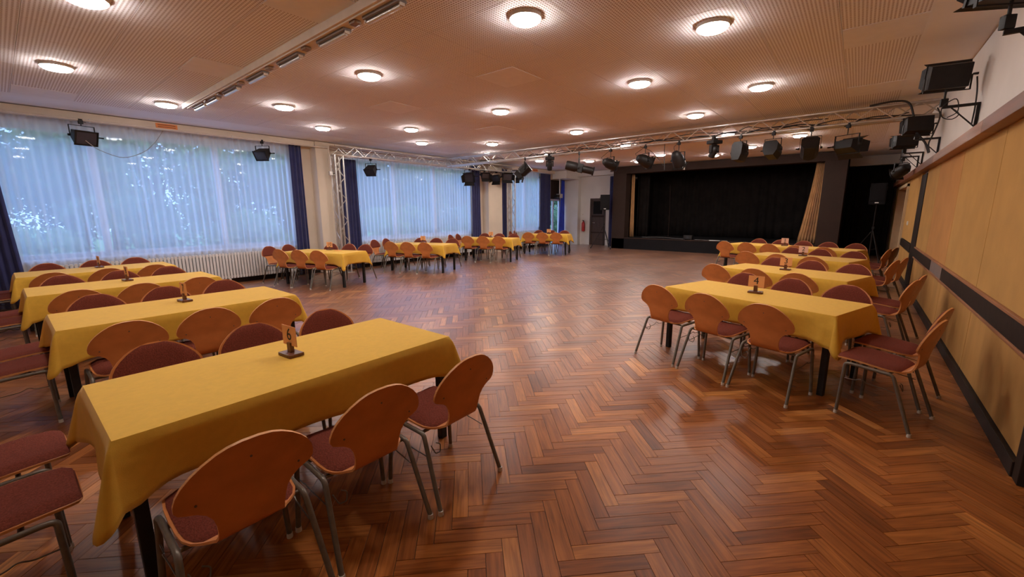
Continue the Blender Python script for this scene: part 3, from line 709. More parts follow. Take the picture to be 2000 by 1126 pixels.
def text_mesh(cu):
    tmp = bpy.data.objects.new('number_text', cu); COL.objects.link(tmp); me = bpy.data.meshes.new_from_object(tmp.evaluated_get(bpy.context.evaluated_depsgraph_get()))
    bpy.data.objects.remove(tmp); bpy.data.curves.remove(cu); me.name = 'number'; return me
def sign(x, y, ang, num, label, cm='card'):
    t = thing('table_number_stand', label, 'table sign', (x, y, HT+.0065), ang, 'table number stands')
    m = MB(); m.bbox((-.066, -.044, 0), (.066, .044, .020), .004); m.obj('base', 'signwood', t)
    m = MB(); m.box((-.017, -.012, .0195), (.017, .012, .080)); m.obj('post', 'signwood', t)
    m = MB(); m.box((-.074, -.0014, .062), (.074, .0014, .182)); c = m.obj('card', cm, t)
    for s_, rz in ((-1, 0), (1, PI)):
        cu = bpy.data.curves.new('number', 'FONT'); cu.body = num; cu.size = .105; cu.align_x = 'CENTER'; cu.align_y = 'CENTER'; cu.extrude = .0003
        cu.materials.append(MT['ink']); o = link('number', text_mesh(cu), c, (0, s_*.0026, .128)); o.rotation_euler = (PI/2, 0, rz)
    return t

def dn(cx, cyy, ang, d, n): return (cx+d*math.cos(ang)-n*math.sin(ang), cyy+d*math.sin(ang)+n*math.cos(ang))
jit = lambda a: R.uniform(-a, a)
T_L = [(-2.505, 1.01), (-4.865, 1.015), (-6.97, 0.945), (-9.03, 0.91)]
T_W = [(-9.19, 4.56), (-9.12, 7.28), (-9.20, 10.17), (-8.97, 13.05)]
T_R = [(-.715, 4.92), (-.68, 7.09), (-.70, 9.42), (-1.19, 11.85)]
A18 = math.radians(18.5); AW = math.radians(20.0)
nameL = ['frontmost row table', 'second row table', 'third row table', 'fourth row table']
nameW = ['table by the first pillar', 'table before the second window', 'table by the second pillar', 'table before the farthest window']
nameR = ['numbered table nearest the camera', 'second numbered table', 'third numbered table', 'long table nearest the stage']
def setup(kind, k, c, ang, L, W):
    nm = {'L': nameL, 'W': nameW, 'R': nameR}[kind][k]
    grp = {'L': 'chairs at the tables before the big window', 'W': 'chairs at the angled window-side tables', 'R': 'chairs at the numbered tables by the panelled wall'}[kind]
    table(c[0], c[1], ang, L, W, 'black-legged dining table under its yellow cloth, ' + nm, 'cloth-covered dining tables', 3 if L > 2 else 2)
    cloth(c[0], c[1], ang, L, W, 'yellow tablecloth draped over the ' + nm, {'L': 10, 'W': 20, 'R': 30}[kind]+k)
    # near side (n<0) faces +n ; far side faces -n ; end chairs
    if kind == 'L':
        near_d = [-.565 if k == 0 else -.53, -.01, .51]; far_d = [-.52, .03, .55]; near_n = -(.715 if k == 0 else .60); far_n = .50 if k == 0 else .55
        ends = [(-1.24 if k == 0 else -1.14, .02), (-1.24 if k == 0 else -1.14, .53)]; end_face = 0.0
        posn = ['end away from the dance floor', 'middle', 'dance-floor end']; near_s, far_s = 'camera side', 'window side'
        end_s = ['camera-side', 'window-side']; end_txt = 'chair at the inner short end'
    elif kind == 'W':
        near_d = [-.52, .0, .52]; far_d = [-.57, -.05, .47]; near_n = -.51; far_n = .65
        ends = [(-1.17, -.22), (-1.16, .31)]; end_face = 0.0
        posn = ['toward the windows', 'middle', 'toward the dance floor']; near_s, far_s = 'camera side', 'stage side'
        end_s = ['camera-side', 'stage-side']; end_txt = 'chair at the window end'
    else:
        near_d = [-.585, -.045, .485]; far_d = [-.53, -.01, .51]; near_n = -.625; far_n = .52
        ends = [(1.21, -.36), (1.15, .18)]; end_face = PI
        posn = ['toward the dance floor', 'middle', 'toward the panelled wall']; near_s, far_s = 'camera side', 'stage side'
        end_s = ['camera-side', 'stage-side']; end_txt = 'chair at the panelled-wall end'
        if L > 2:
            near_d = [-1.08, -.56, -.02, .52, 1.06]; far_d = [-1.06, -.53, .0, .53, 1.05]; ends = [(1.72, -.34), (1.68, .20)]
            posn = ['first from the dance floor', 'second from the dance floor', 'middle', 'fourth from the dance floor', 'fifth from the dance floor']
    for i, d in enumerate(near_d):
        x, y = dn(*c, ang, d+jit(.012), near_n+jit(.015)); place_chair(x, y, ang+PI/2+jit(.04), 'plywood-backed chair, %s on the %s, %s' % (posn[i], near_s, nm), grp)
    for i, d in enumerate(far_d):
        x, y = dn(*c, ang, d+jit(.012), far_n+jit(.015)); place_chair(x, y, ang-PI/2+jit(.04), 'maroon-padded chair, %s on the %s, %s' % (posn[i], far_s, nm), grp)
    for i, (d, n) in enumerate(ends):
        x, y = dn(*c, ang, d+jit(.012), n+jit(.012)); place_chair(x, y, ang+end_face+jit(.04), '%s %s, %s' % (end_s[i], end_txt, nm), grp)
for k, c in enumerate(T_L): setup('L', k, c, PI/2, 1.72, .83)
HT = 0.722
for k, c in enumerate(T_W): setup('W', k, c, AW, 1.68, .76)
for k, c in enumerate(T_R): setup('R', k, c, -A18, 1.68 if k < 3 else 2.72, .80)
HT = 0.745
for (x, y), num, lb in zip([(-2.55, 1.01), (-4.97, 1.05), (-7.10, .95), (-9.20, .93)], '6789', ['peach card number stand on the frontmost row table', 'peach card number stand on the second row table', 'peach card number stand on the third row table', 'peach card number stand on the fourth row table']):
    sign(x, y, 0.10, num, lb)
HT = 0.722
for (x, y), num, lb, cm in zip([(-.75, 4.98), (-.73, 7.17), (-.72, 9.55), (-1.29, 11.97)], '4321', ['peach card reading four, on the numbered table nearest the camera', 'peach card reading three, on the second numbered table', 'pale pink card stand on the third numbered table toward the stage', 'pale pink card stand on the long table nearest the stage'], ['card', 'card', 'cardpink', 'cardpink']):
    sign(x, y, -.05, num, lb, cm)
for (x, y), num, lb in zip([(-9.38, 4.80), (-9.42, 7.55), (-9.35, 10.32), (-8.90, 13.06)], ['10', '11', '12', '13'], ['peach card stand on the angled table by the first pillar', 'peach card stand on the angled table before the second window', 'peach card stand on the angled table by the second pillar', 'peach card stand on the angled table before the farthest window']):
    sign(x, y, .5, num, lb)
m = MB(); m.bbox((-.075, -.05, 0), (.075, .05, .006), .002); m.obj('menu_card', 'orange', None, (-9.02, 4.80, HT+.006), label='small orange card lying flat on the angled table by the first pillar', cat='card', rotz=.3)
# ================================================================ TRUSSES
def rotz_to(v):      # quaternion turning +z onto v
    return Vector((0, 0, 1)).rotation_difference(Vector(v).normalized())
_brace = {}
def brace_mesh(L):
    k = round(L, 3)
    if k not in _brace:
        m = MB(); m.tube([(0, 0, 0), (0, 0, L)], .0095, 6); _brace[k] = m.mesh('brace', 'alu')
    return _brace[k]
def truss(A, B, label, size=.22, bay=.27, group='aluminium trusses', skip=(2,)):
    A = Vector(A); B = Vector(B); L = (B-A).length; t = (B-A)/L
    if abs(t.z) > .9: s1 = Vector((1, 0, 0)); s2 = Vector((0, 1, 0))
    else: s2 = Vector((0, 0, 1)); s1 = s2.cross(t).normalized()
    root = thing('lighting_truss', label, 'truss', A, 0, group); h = size/2
    cor = [(-h, -h), (h, -h), (h, h), (-h, h)]
    for a, b in cor:
        m = MB(); p = s1*a+s2*b; m.tube([p, p+t*L], .021, 10); m.obj('chord', 'alu', root)
    n = max(2, round(L/bay)); st_ = L/n
    for q in range(4):
        if q in skip: continue
        p0 = s1*cor[q][0]+s2*cor[q][1]; p1 = s1*cor[(q+1) % 4][0]+s2*cor[(q+1) % 4][1]
        for i in range(n):
            a, b = (p0, p1) if i % 2 == 0 else (p1, p0)
            a = a+t*st_*i; b = b+t*st_*(i+1); o = link('brace', brace_mesh((b-a).length), root, a)
            o.rotation_mode = 'QUATERNION'; o.rotation_quaternion = rotz_to(b-a)
    return root
TZ = 3.125
truss((-10.36, 9.51, TZ), (0.84, 9.51, TZ), 'long aluminium truss crossing the hall before the stage, hung with spotlights')
truss((-10.48, 5.66, TZ), (-10.48, 12.88, TZ), 'aluminium truss running along the windows between the two truss legs')
for yy, lb in ((5.75, 'upright aluminium truss leg at the first pillar'), (12.77, 'upright aluminium truss leg beyond the second pillar')):
    tr = truss((-10.48, yy, .012), (-10.48, yy, TZ-.12), lb)
    m = MB(); m.bbox((-.2, -.16, -.012), (.2, .16, .0), .003); m.obj('base_plate', 'alu', tr)
# lighting pipe along the first window
pr = thing('lighting_pipe', 'thin lighting pipe under the curtain box above the nearest window', 'pipe', (-10.64, 2.3, 3.19))
m = MB(); m.tube([(0, -4.4, 0), (0, 3.3, 0)], .018, 8); m.obj('tube', 'rail', pr)
for yy in (-3.2, -1.0, 1.2, 3.0):
    m = MB(); m.box((-.09, yy-.012, -.02), (.01, yy+.012, .03)); m.obj('bracket', 'alu', pr)

# ================================================================ STAGE LIGHTS
def rot(tilt): return Matrix.Rotation(tilt, 4, 'Y')      # beam along +x, tilted down by +tilt
def yoke(root, half, top, drop, name='yoke'):
    m = MB()
    for s in (-1, 1): m.box((-.014, s*half-.004, -drop-.02), (.014, s*half+.004, -top))
    m.box((-.014, -half-.004, -top-.004), (.014, half+.004, -top+.004)); m.obj(name, 'fix', root)
    for s in (-1, 1):
        m = MB(); m.lathe([(.018, 0), (.020, .004), (.020, .022), (.012, .026)], 10, T=Matrix.Translation((0, s*(half+.004), -drop)) @ Matrix.Rotation(-s*PI/2, 4, 'X')); m.obj('knob', 'fix', root)
def clamp(root, top):
    m = MB(); m.bbox((-.022, -.03, -.05), (.022, .03, .035), .006); m.tube([(0, 0, -.05), (0, 0, -top)], .008, 8); m.tube([(0, .03, -.01), (0, .07, -.01)], .006, 6); m.obj('clamp', 'fix', root)
def finish(root, x, y, z, yaw): root.location = (x, y, z); root.rotation_euler = (0, 0, yaw); return root
def par_can(lab, grp, x, y, z, yaw, tilt, r=.105, L=.30, drop=.26, tail=True):
    o = thing('par_spotlight', lab, 'spotlight', group=grp); clamp(o, drop-.16); yoke(o, r+.02, drop-.16, drop)
    T = Matrix.Translation((0, 0, -drop)) @ rot(tilt)
    m = MB(); m.lathe([(.035, -L*.62), (.06, -L*.60), (r*.80, -L*.42), (r*.86, -L*.30), (r, -L*.22), (r, L*.36), (r*1.10, L*.37), (r*1.10, L*.41), (r*.93, L*.41), (r*.92, L*.30)], 20, T=T, axis='x'); m.obj('can', 'fix', o)
    m = MB(); m.lathe([(.004, L*.30), (r*.9, L*.30), (r*.9, L*.31), (.004, L*.335)], 20, T=T, axis='x'); m.obj('lens', 'lens', o)
    m = MB(); m.box((L*.42, -r*1.08, -r*1.08), (L*.432, r*1.08, r*1.08), T=T); m.box((L*.38, -r*.3, r*1.05), (L*.42, r*.3, r*1.3), T=T); 
    f = m.obj('gel_frame', 'fix', o); f.hide_render = False
    m = MB(); m.lathe([(r*.86, L*.433), (r*.86, L*.437)], 20, T=T, axis='x'); m.obj('gel', 'lens', o)
    m = MB(); m.tube([T @ Vector((-L*.62, 0, 0)), T @ Vector((-L*.8, .03, .05)), (-.08, .06, -.08), (-.01, .03, -.02)], .006, 6); m.obj('tail_cable', 'cable', o)
    return finish(o, x, y, z, yaw)
def fresnel(lab, grp, x, y, z, yaw, tilt, w_=.22, h=.24, L=.27, drop=.30, doors=False):
    o = thing('fresnel_spotlight', lab, 'spotlight', group=grp); clamp(o, drop-.20); yoke(o, w_/2+.018, drop-.20, drop)
    T = Matrix.Translation((0, 0, -drop)) @ rot(tilt)
    m = MB(); a, b, c = w_/2, h/2, L/2; q = .32
    prof = [(-a, -b*q), (-a, b*.7), (-a*.72, b), (a*.72, b), (a, b*.7), (a, -b*q), (a*.6, -b), (-a*.6, -b)]
    vs = [T @ Vector((s*c, p[0], p[1])) for s in (-1, 1) for p in prof]
    m.add(vs, [tuple(range(8)), tuple(range(15, 7, -1))]+[(i, i+8, (i+1) % 8+8, (i+1) % 8) for i in range(8)]); m.obj('housing', 'fix', o)
    m = MB(); m.lathe([(a*.92, c-.002), (a*.95, c+.035), (a*.78, c+.035), (a*.76, c+.01)], 20, T=T, axis='x'); m.obj('front_ring', 'fix', o)
    m = MB(); m.lathe([(a*.76, c+.008), (a*.5, c+.022), (.004, c+.028)], 18, T=T, axis='x'); m.obj('lens', 'lens', o)
    m = MB()
    for k in range(4): m.box((-c*.7+k*c*.4, -a*.6, b-.002), (-c*.7+k*c*.4+.018, a*.6, b+.012), T=T)
    m.obj('vents', 'fix', o)
    m = MB(); m.tube([(0, a+.02, -drop), (0, a+.075, -drop)], .012, 8); m.obj('lock_handle', 'fix', o)
    if doors: barn(o, T, c+.035, a, b)
    return finish(o, x, y, z, yaw)
def barn(o, T, x0, a, b, l=.15):
    for s, ax in ((1, 'z'), (-1, 'z'), (1, 'y'), (-1, 'y')):
        m = MB(); g = .55
        if ax == 'z': vs = [(x0, -a, s*b*.95), (x0, a, s*b*.95), (x0+l*.8, a*1.15, s*(b*.95+l*g)), (x0+l*.8, -a*1.15, s*(b*.95+l*g))]
        else: vs = [(x0, s*a, -b*.9), (x0, s*a, b*.9), (x0+l*.8, s*(a+l*g), b*.7), (x0+l*.8, s*(a+l*g), -b*.7)]
        n = (Vector(vs[1])-Vector(vs[0])).cross(Vector(vs[2])-Vector(vs[0])).normalized()*.004
        vv = [T @ Vector(v) for v in vs]+[T @ (Vector(v)+n) for v in vs]
        m.add(vv, [(0, 1, 2, 3), (7, 6, 5, 4), (0, 4, 5, 1), (1, 5, 6, 2), (2, 6, 7, 3), (3, 7, 4, 0)]); m.obj('barn_door', 'fix', o)
def flood(lab, grp, x, y, z, yaw, tilt, up=False, w_=.30, h=.22, L=.17, drop=.24, doors=True):
    tp, hs = (.95, -1) if up else (.8, 1); tq = .88 if up else .55
    o = thing('flood_light', lab, 'floodlight', group=grp)
    if up:
        m = MB(); m.bbox((-.022, -.03, -.03), (.022, .03, .05), .006); m.tube([(0, 0, .0), (0, 0, drop-h*.5)], .010, 8); m.obj('clamp', 'fix', o); dz = drop
        m = MB()
        for s in (-1, 1): m.box((-.012, s*(w_/2+.016)-.004, drop-h*.5-.02), (.012, s*(w_/2+.016)+.004, drop))
        m.box((-.012, -w_/2-.02, drop-h*.5-.025), (.012, w_/2+.02, drop-h*.5-.017)); m.obj('yoke', 'fix', o)
    else: clamp(o, drop-h*.5-.05); yoke(o, w_/2+.018, drop-h*.5-.05, drop); dz = -drop
    T = Matrix.Translation((0, 0, dz)) @ rot(tilt); a, b, c = w_/2, h/2, L/2
    m = MB(); vs = [T @ Vector(p) for p in ((-c, -a*tp, -b*tq), (-c, a*tp, -b*tq), (-c, a*tp, b*tq), (-c, -a*tp, b*tq), (c, -a, -b), (c, a, -b), (c, a, b), (c, -a, b))]
    m.add(vs, [(3, 2, 1, 0), (0, 1, 5, 4), (1, 2, 6, 5), (2, 3, 7, 6), (3, 0, 4, 7), (4, 5, 6, 7)]); m.obj('housing', 'fix', o)
    m = MB(); m.box((c+.001, -a*.88, -b*.85), (c+.006, a*.88, b*.85), T=T); m.obj('lens', 'lens', o)
    m = MB()
    for bx in ((-a-.008, -a+.006, -b-.008, b+.008), (a-.006, a+.008, -b-.008, b+.008)): m.box((c-.005, bx[0], bx[2]), (c+.014, bx[1], bx[3]), T=T)
    for bz in (-b-.002, b+.002): m.box((c-.005, -a, bz-.006), (c+.014, a, bz+.006), T=T)
    m.obj('rim', 'fix', o)
    m = MB(); m.tube([(0, hs*(a+.02), dz), (0, hs*(a+(.06 if up else .13)), dz)], [.010, .013], 8); m.obj('lock_handle', 'fix', o)
    if doors: barn(o, T, c+.01, a, b, .05 if up else .13)
    return finish(o, x, y, z, yaw)
def profile(lab, grp, x, y, z, yaw, tilt, drop=.36):
    o = thing('profile_spotlight', lab, 'spotlight', group=grp); clamp(o, drop-.22); yoke(o, .125, drop-.22, drop)
    T = Matrix.Translation((0, 0, -drop)) @ rot(tilt)
    m = MB(); m.lathe([(.05, -.34), (.105, -.33), (.115, -.28), (.115, -.08), (.10, -.06), (.10, 0.0)], 18, T=T, axis='x'); m.obj('lamp_housing', 'fix', o)
    m = MB(); m.bbox((-.02, -.115, -.105), (.10, .115, .105), .008, T=T); m.obj('gate', 'fix', o)
    m = MB(); m.lathe([(.088, .09), (.088, .34), (.105, .345), (.105, .38), (.088, .38), (.085, .33)], 18, T=T, axis='x'); m.obj('lens_tube', 'fix', o)
    m = MB(); m.lathe([(.084, .345), (.05, .358), (.004, .362)], 18, T=T, axis='x'); m.obj('lens', 'lens', o)
    for k, yy in enumerate((-.13, .13)):
        m = MB(); m.box((.02, yy-.02, -.02), (.024, yy+.02, .02), T=T); m.obj('shutter_handle', 'fix', o)
    return finish(o, x, y, z, yaw)
def moving_head(lab, grp, x, y, z, yaw, tilt):
    o = thing('moving_head_light', lab, 'moving light', group=grp)
    m = MB(); m.bbox((-.03, -.05, -.03), (.03, .05, .05), .006); m.obj('clamp', 'fix', o)
    m = MB(); m.bbox((-.09, -.12, -.10), (.09, .12, -.03), .012); m.obj('base', 'fix', o)
    m = MB(); m.lathe([(.05, -.12), (.05, -.10)], 14)
    for s in (-1, 1): m.bbox((-.035, s*.085-.016, -.27), (.035, s*.085+.016, -.12), .008)
    m.bbox((-.035, -.10, -.15), (.035, .10, -.12), .006); m.obj('arm', 'fix', o)
    T = Matrix.Translation((0, 0, -.24)) @ rot(tilt)
    m = MB(); m.lathe([(.03, -.10), (.055, -.085), (.066, -.03), (.066, .06), (.06, .12), (.052, .125)], 16, T=T, axis='x'); m.obj('head', 'fix', o)
    m = MB(); m.lathe([(.05, .122), (.03, .132), (.004, .136)], 14, T=T, axis='x'); m.obj('lens', 'lens', o)
    return finish(o, x, y, z, yaw)
GT = 'stage lights hung on the crossing truss'; GW = 'floodlights hung above the windows'; GB = 'floodlights on brackets above the wall panels'
TB = TZ-.11-.02; YT = 9.40
D2 = math.radians
moving_head('small moving light on the truss, between the boxy flood and the long profile spot', GT, -6.40, YT, TB, 2.2, D2(75))
profile('long cylindrical profile spotlight on the crossing truss, before the alcove door', GT, -5.52, YT, TB, D2(28), D2(14))
par_can('round can spotlight on the truss before the window-side stage column', GT, -4.67, YT, TB, D2(62), D2(20), r=.115, L=.34, drop=.33)
par_can('round can spotlight, second along the truss before the stage opening', GT, -3.83, YT, TB, D2(55), D2(22), r=.125, L=.34, drop=.32)
pc = par_can('tilted can spotlight with a white tag on its frame, before the stage opening', GT, -3.10, YT, TB, D2(75), D2(50), r=.125, L=.34, drop=.36)
m = MB(); m.box((.02, -.11, -.56), (.10, -.105, -.50)); m.obj('tag', 'whiteplastic', pc)
moving_head('small moving light on the truss above the middle of the stage opening', GT, -2.40, YT, TB, 2.6, D2(60))
fresnel('tall boxy spotlight seen from its side, next to the moving light at mid-stage', GT, -1.93, YT, TB, D2(75), D2(8), w_=.20, h=.34, drop=.30)
fresnel('boxy spotlight with a shiny rear label, between two other boxy spotlights', GT, -1.38, YT, TB, D2(80), D2(15), w_=.24, h=.27, drop=.31)
fresnel('boxy spotlight above the ochre curtain at the stage edge', GT, -.80, YT, TB, D2(95), D2(38), w_=.27, h=.27, drop=.33)
flood('wide black floodlight at the panelled-wall end of the truss', GT, -.29, YT, TB, D2(60), D2(10), w_=.34, h=.24, drop=.33)
fresnel('tilted boxy spotlight on the crossing truss before the farthest sheer curtain', GT, -7.21, YT, TB, D2(-150), D2(40), w_=.26, h=.26, drop=.29, doors=True)
flood('black floodlight hung over the nearest window with a drooping cable', GW, -10.64, 1.18, 3.17, D2(15), D2(25), w_=.30, h=.24, L=.22, drop=.25, doors=False)
flood('black floodlight hung over the far end of the nearest window', GW, -10.64, 4.07, 3.17, D2(-50), D2(35), w_=.27, h=.22, L=.24, drop=.26, doors=False)
flood('black floodlight under the window truss just past the first truss leg', GW, -10.40, 6.67, TB, D2(-60), D2(45), w_=.27, h=.22, L=.24, drop=.28, doors=False)
flood('pair-mounted floodlight at the far end of the second window, camera-side one', GW, -10.40, 10.45, TB, D2(-60), D2(30), w_=.32, h=.34, L=.24, drop=.24)
flood('barn-doored floodlight before the second pillar', GW, -10.40, 11.20, TB, D2(-20), D2(25), w_=.30, h=.20, drop=.15)
flood('barn-doored floodlight before the narrow drape beyond the second pillar', GW, -10.40, 11.82, TB, D2(-75), D2(35), w_=.30, h=.24, drop=.20)
flood('wide floodlight right at the top of the far truss leg', GW, -10.40, 12.42, TB, D2(-30), D2(20), w_=.36, h=.26, drop=.13)
flood('smallest floodlight, hanging beside the far truss leg', GW, -10.40, 13.05, TB-.1, D2(-80), D2(50), w_=.18, h=.15, drop=.12, doors=False)
# wall brackets with floods standing on them
def bracket(y, lab, two=False):
    b = thing('wall_bracket', lab, 'bracket', (0.835, y, 2.405), 0, 'light brackets above the panelled wall')
    m = MB(); m.box((-.012, -.018, 0.0), (.012, .018, .26)); m.obj('post', 'fix', b)
    m = MB(); m.box((-.27, -.014, .235), (.012, .014, .262)); m.obj('arm', 'fix', b)
    m = MB(); m.tube([(-.20, 0, .24), (-.01, 0, .03)], .007, 6); m.obj('strut', 'fix', b)
for y, lab in ((4.08, 'black wall bracket nearest the camera, above the tan panels'), (6.57, 'black wall bracket, second from the camera, by the joint in the wooden ledge'), (9.30, 'black wall bracket at the end of the crossing truss'), (11.44, 'black wall bracket just beyond the crossing truss'), (12.24, 'farthest black wall bracket, holding a hanging can light')):
    bracket(y, lab)
flood('big floodlight on the bracket nearest the camera, cut by the top of the photo', GB, .575, 4.08, 2.70, D2(120), D2(-15), True, w_=.34, h=.26, L=.13, drop=.26)
flood('big floodlight on the second bracket, in front of the white wall', GB, .575, 6.57, 2.69, D2(100), D2(-12), True, w_=.33, h=.25, L=.13, drop=.27)
flood('floodlight on the bracket at the end of the crossing truss', GB, .575, 9.30, 2.69, D2(105), D2(10), True, w_=.33, h=.25, L=.13, drop=.19)
flood('floodlight on the bracket just beyond the crossing truss', GB, .56, 11.44, 2.69, D2(110), D2(5), True, w_=.36, h=.22, L=.13, drop=.20)
par_can('can spotlight hanging under the farthest wall bracket, against the black drape', GB, .60, 12.24, 2.62, D2(120), D2(25), r=.115, L=.32, drop=.25)

# ================================================================ CABLES
def cable(pts, r, label, name='cable', mat_='cable', group=None, n=6):
    P = [Vector(p) for p in pts]; out = []
    for i in range(len(P)-1):         # catmull-rom
        a, b, c, d = P[max(i-1, 0)], P[i], P[i+1], P[min(i+2, len(P)-1)]
        for k in range(5):
            t = k/5; out.append(.5*((2*b)+(c-a)*t+(2*a-5*b+4*c-d)*t*t+(3*b-a-3*c+d)*t**3))
    out.append(P[-1]); m = MB(); m.tube(out, r, n)
    return m.obj(name, mat_, None, label=label, cat='cable', group=group)
rr = random.Random(5)
def loom(y, z, seed, x0, x1):
    q = random.Random(seed); p = []; x = x0
    while x < x1: p.append((x, y+q.uniform(-.03, .03), z+q.uniform(-.03, .045))); x += q.uniform(.18, .42)
    return p
cable(loom(9.41, TZ-.075, 1, -9.0, .7), .011, 'thick black cable lying along the bottom of the crossing truss', group='black cables on the crossing truss')
cable(loom(9.47, TZ-.06, 2, -7.5, .6), .009, 'thinner black cable winding through the crossing truss', group='black cables on the crossing truss')
cable(loom(9.52, TZ+.0, 3, -5.9, -.2), .008, 'black cable looping high inside the crossing truss', group='black cables on the crossing truss')
cable([(-.05, 9.36, TZ+.13), (.25, 9.34, TZ+.15), (.42, 9.33, TZ+.10), (.50, 9.33, TZ-.10), (.56, 9.30, TZ-.35), (.68, 9.30, 2.60), (.74, 9.30, 2.44)], .016, 'thick black cable curving off the truss end down to the wall ledge')
cable([(.76, 9.36, TZ-.02), (.79, 9.2, 2.95), (.74, 9.1, 2.70), (.70, 9.0, 2.55), (.72, 8.95, 2.42)], .010, 'thin black cable dropping from the truss end beside the white wall')
cable([(.79, 6.60, 2.93), (.81, 6.62, 2.80), (.815, 6.60, 2.62), (.80, 6.5, 2.44)], .007, 'thin black cable hanging from the floodlight on the second bracket')
cable([(.64, 6.57, 2.64), (.70, 6.55, 2.57), (.66, 6.60, 2.53), (.58, 6.58, 2.56), (.57, 6.55, 2.66), (.66, 6.53, 2.72), (.69, 6.57, 2.60), (.62, 6.6, 2.55)], .005, 'small coil of black cable under the second wall bracket')
cable([(-10.55, 1.19, 2.84), (-10.58, 1.35, 2.70), (-10.60, 1.65, 2.60), (-10.60, 1.95, 2.72), (-10.62, 2.15, 2.92), (-10.64, 2.31, 3.16)], .006, 'grey cable swagging from the nearest window floodlight up to the pipe', mat_='greycable')
cable([(-4.05, 9.45, TZ-.1), (-3.75, 9.42, 2.90), (-3.55, 9.40, 2.72), (-3.42, 9.42, 2.55)], .006, 'thin black cable hanging between two can spotlights')
cable([(-3.42, 9.44, TZ-.1), (-3.41, 9.42, 2.75), (-3.38, 9.40, 2.45)], .007, 'straight black cable hanging beside the tagged can spotlight')

# notices above the windows
def notice(y, z, lab):
    o = MB(); o.bbox((-10.738, y-.17, z-.045), (-10.730, y+.17, z+.045), .002); o = o.obj('notice_strip', 'orange', None, label=lab, cat='sign', group='orange notices on the curtain box')
    for k in (-.018, .018):
        m = MB(); m.box((-10.7295, y-.14, z+k-.006), (-10.729, y+.14, z+k+.006)); m.obj('print_line', 'mahog', o)
notice(2.40, 3.265, 'small orange notice strip above the nearest window')
notice(14.7, 3.262, 'small orange notice strip above the farthest window')

# ================================================================ ALCOVE AND STAGE SIDE
e = thing('fire_extinguisher', 'red fire extinguisher hung low on the back wall beside the dark door', 'extinguisher', (-9.98, Y1-.085, .62))
m = MB(); m.lathe([(.02, .0), (.072, .01), (.078, .05), (.078, .36), (.06, .41), (.028, .44), (.024, .47)], 18); m.obj('cylinder', 'red', e)
m = MB(); m.bbox((-.02, -.02, .46), (.02, .02, .50), .004); m.box((-.015, -.11, .50), (.015, .02, .515)); m.obj('valve', 'blackpaint', e)
m = MB(); m.tube([(0.02, -.02, .48), (.08, -.03, .44), (.095, -.03, .30), (.092, -.03, .12)], .010, 7); m.obj('hose', 'cable', e)
m = MB(); m.box((-.03, .076, .30), (.03, .085, .50)); m.obj('hook', 'alu', e)
m = MB(); m.bbox((-10.10, Y1-.012, 1.36), (-10.02, Y1, 1.44), .003); o = m.obj('light_switch', 'whiteplastic', None, label='small white switch on the back wall above the fire extinguisher', cat='switch')
m = MB(); m.bbox((-10.085, Y1-.018, 1.375), (-10.035, Y1-.011, 1.425), .002); m.obj('rocker', 'rail', o)
def speaker(x, y, yaw, zt, lab1, lab2):
    s = thing('speaker_stand', lab2, 'stand', (x, y, 0), yaw, 'tripod loudspeaker stands')
    m = MB(); m.tube([(0, 0, .12), (0, 0, 1.05)], .020, 10); m.tube([(0, 0, 1.0), (0, 0, zt)], .016, 10); m.obj('pole', 'fix', s)
    m = MB(); m.bbox((-.032, -.032, .98), (.032, .032, 1.06), .006); m.obj('collar', 'fix', s)
    for k in range(3):
        a = k*2*PI/3+.5; c_, s_ = math.cos(a), math.sin(a)
        m = MB(); m.tube([(0.02*c_, .02*s_, .92), (.52*c_, .52*s_, .012)], .012, 8); m.tube([(.015*c_, .015*s_, .35), (.30*c_, .30*s_, .40)], .007, 6); l = m.obj('leg', 'fix', s)
        m = MB(); m.lathe([(.014, 0), (.018, .01), (.014, .05)], 8, T=Matrix.Translation((.52*c_, .52*s_, 0))); m.obj('rubber_foot', 'cable', l)
    b = thing('loudspeaker', lab1, 'loudspeaker', (x, y, zt), yaw, 'black loudspeakers')
    m = MB(); f, d = .19, .17; vs = [(-d, -f*.66, 0.002), (d, -f, 0.002), (d, f, 0.002), (-d, f*.66, 0.002), (-d, -f*.66, .62), (d, -f, .62), (d, f, .62), (-d, f*.66, .62)]
    m.add(vs, [(0, 3, 2, 1), (4, 5, 6, 7), (0, 1, 5, 4), (1, 2, 6, 5), (2, 3, 7, 6), (3, 0, 4, 7)]); m.obj('cabinet', 'stageblack', b)
    m = MB(); m.bbox((d+.001, -f+.02, .09), (d+.014, f-.02, .59), .004); m.obj('grille', 'stageblack', b)
    m = MB(); m.bbox((d+.004, -.045, .035), (d+.016, .045, .065), .002); m.obj('badge', 'whiteplastic', b)
    m = MB()
    for sy in (-1, 1): m.tube(bent([(-.02, sy*(f*.84), .40), (-.02, sy*(f*.84+.035), .42), (-.02, sy*(f*.84+.035), .52), (-.02, sy*(f*.84), .54)], .01, 3), .009, 6)
    m.obj('side_handles', 'fix', b)
speaker(-8.22, 16.15, D2(-58), 1.60, 'black loudspeaker on a tripod beside the alcove door, before the navy curtain', 'black tripod stand under the loudspeaker beside the alcove door')
speaker(.40, 16.9, D2(-92), 1.72, 'black loudspeaker barely visible against the black drape', 'black tripod stand in front of the black drape')
pj = thing('hanging_unit', 'small white box hanging from a white pole over the exit door', 'hanging box', (-10.60, 16.38, 2.95))
m = MB(); m.tube([(0, 0, .05), (0, 0, -.66)], .022, 10); m.obj('pole', 'frame', pj)
m = MB(); m.bbox((-.10, -.11, -.80), (.10, .11, -.62), .01); m.obj('housing', 'alu', pj)
m = MB(); m.bbox((-.09, -.34, -.80), (.09, -.12, -.66), .01); m.obj('side_box', 'fix', pj)
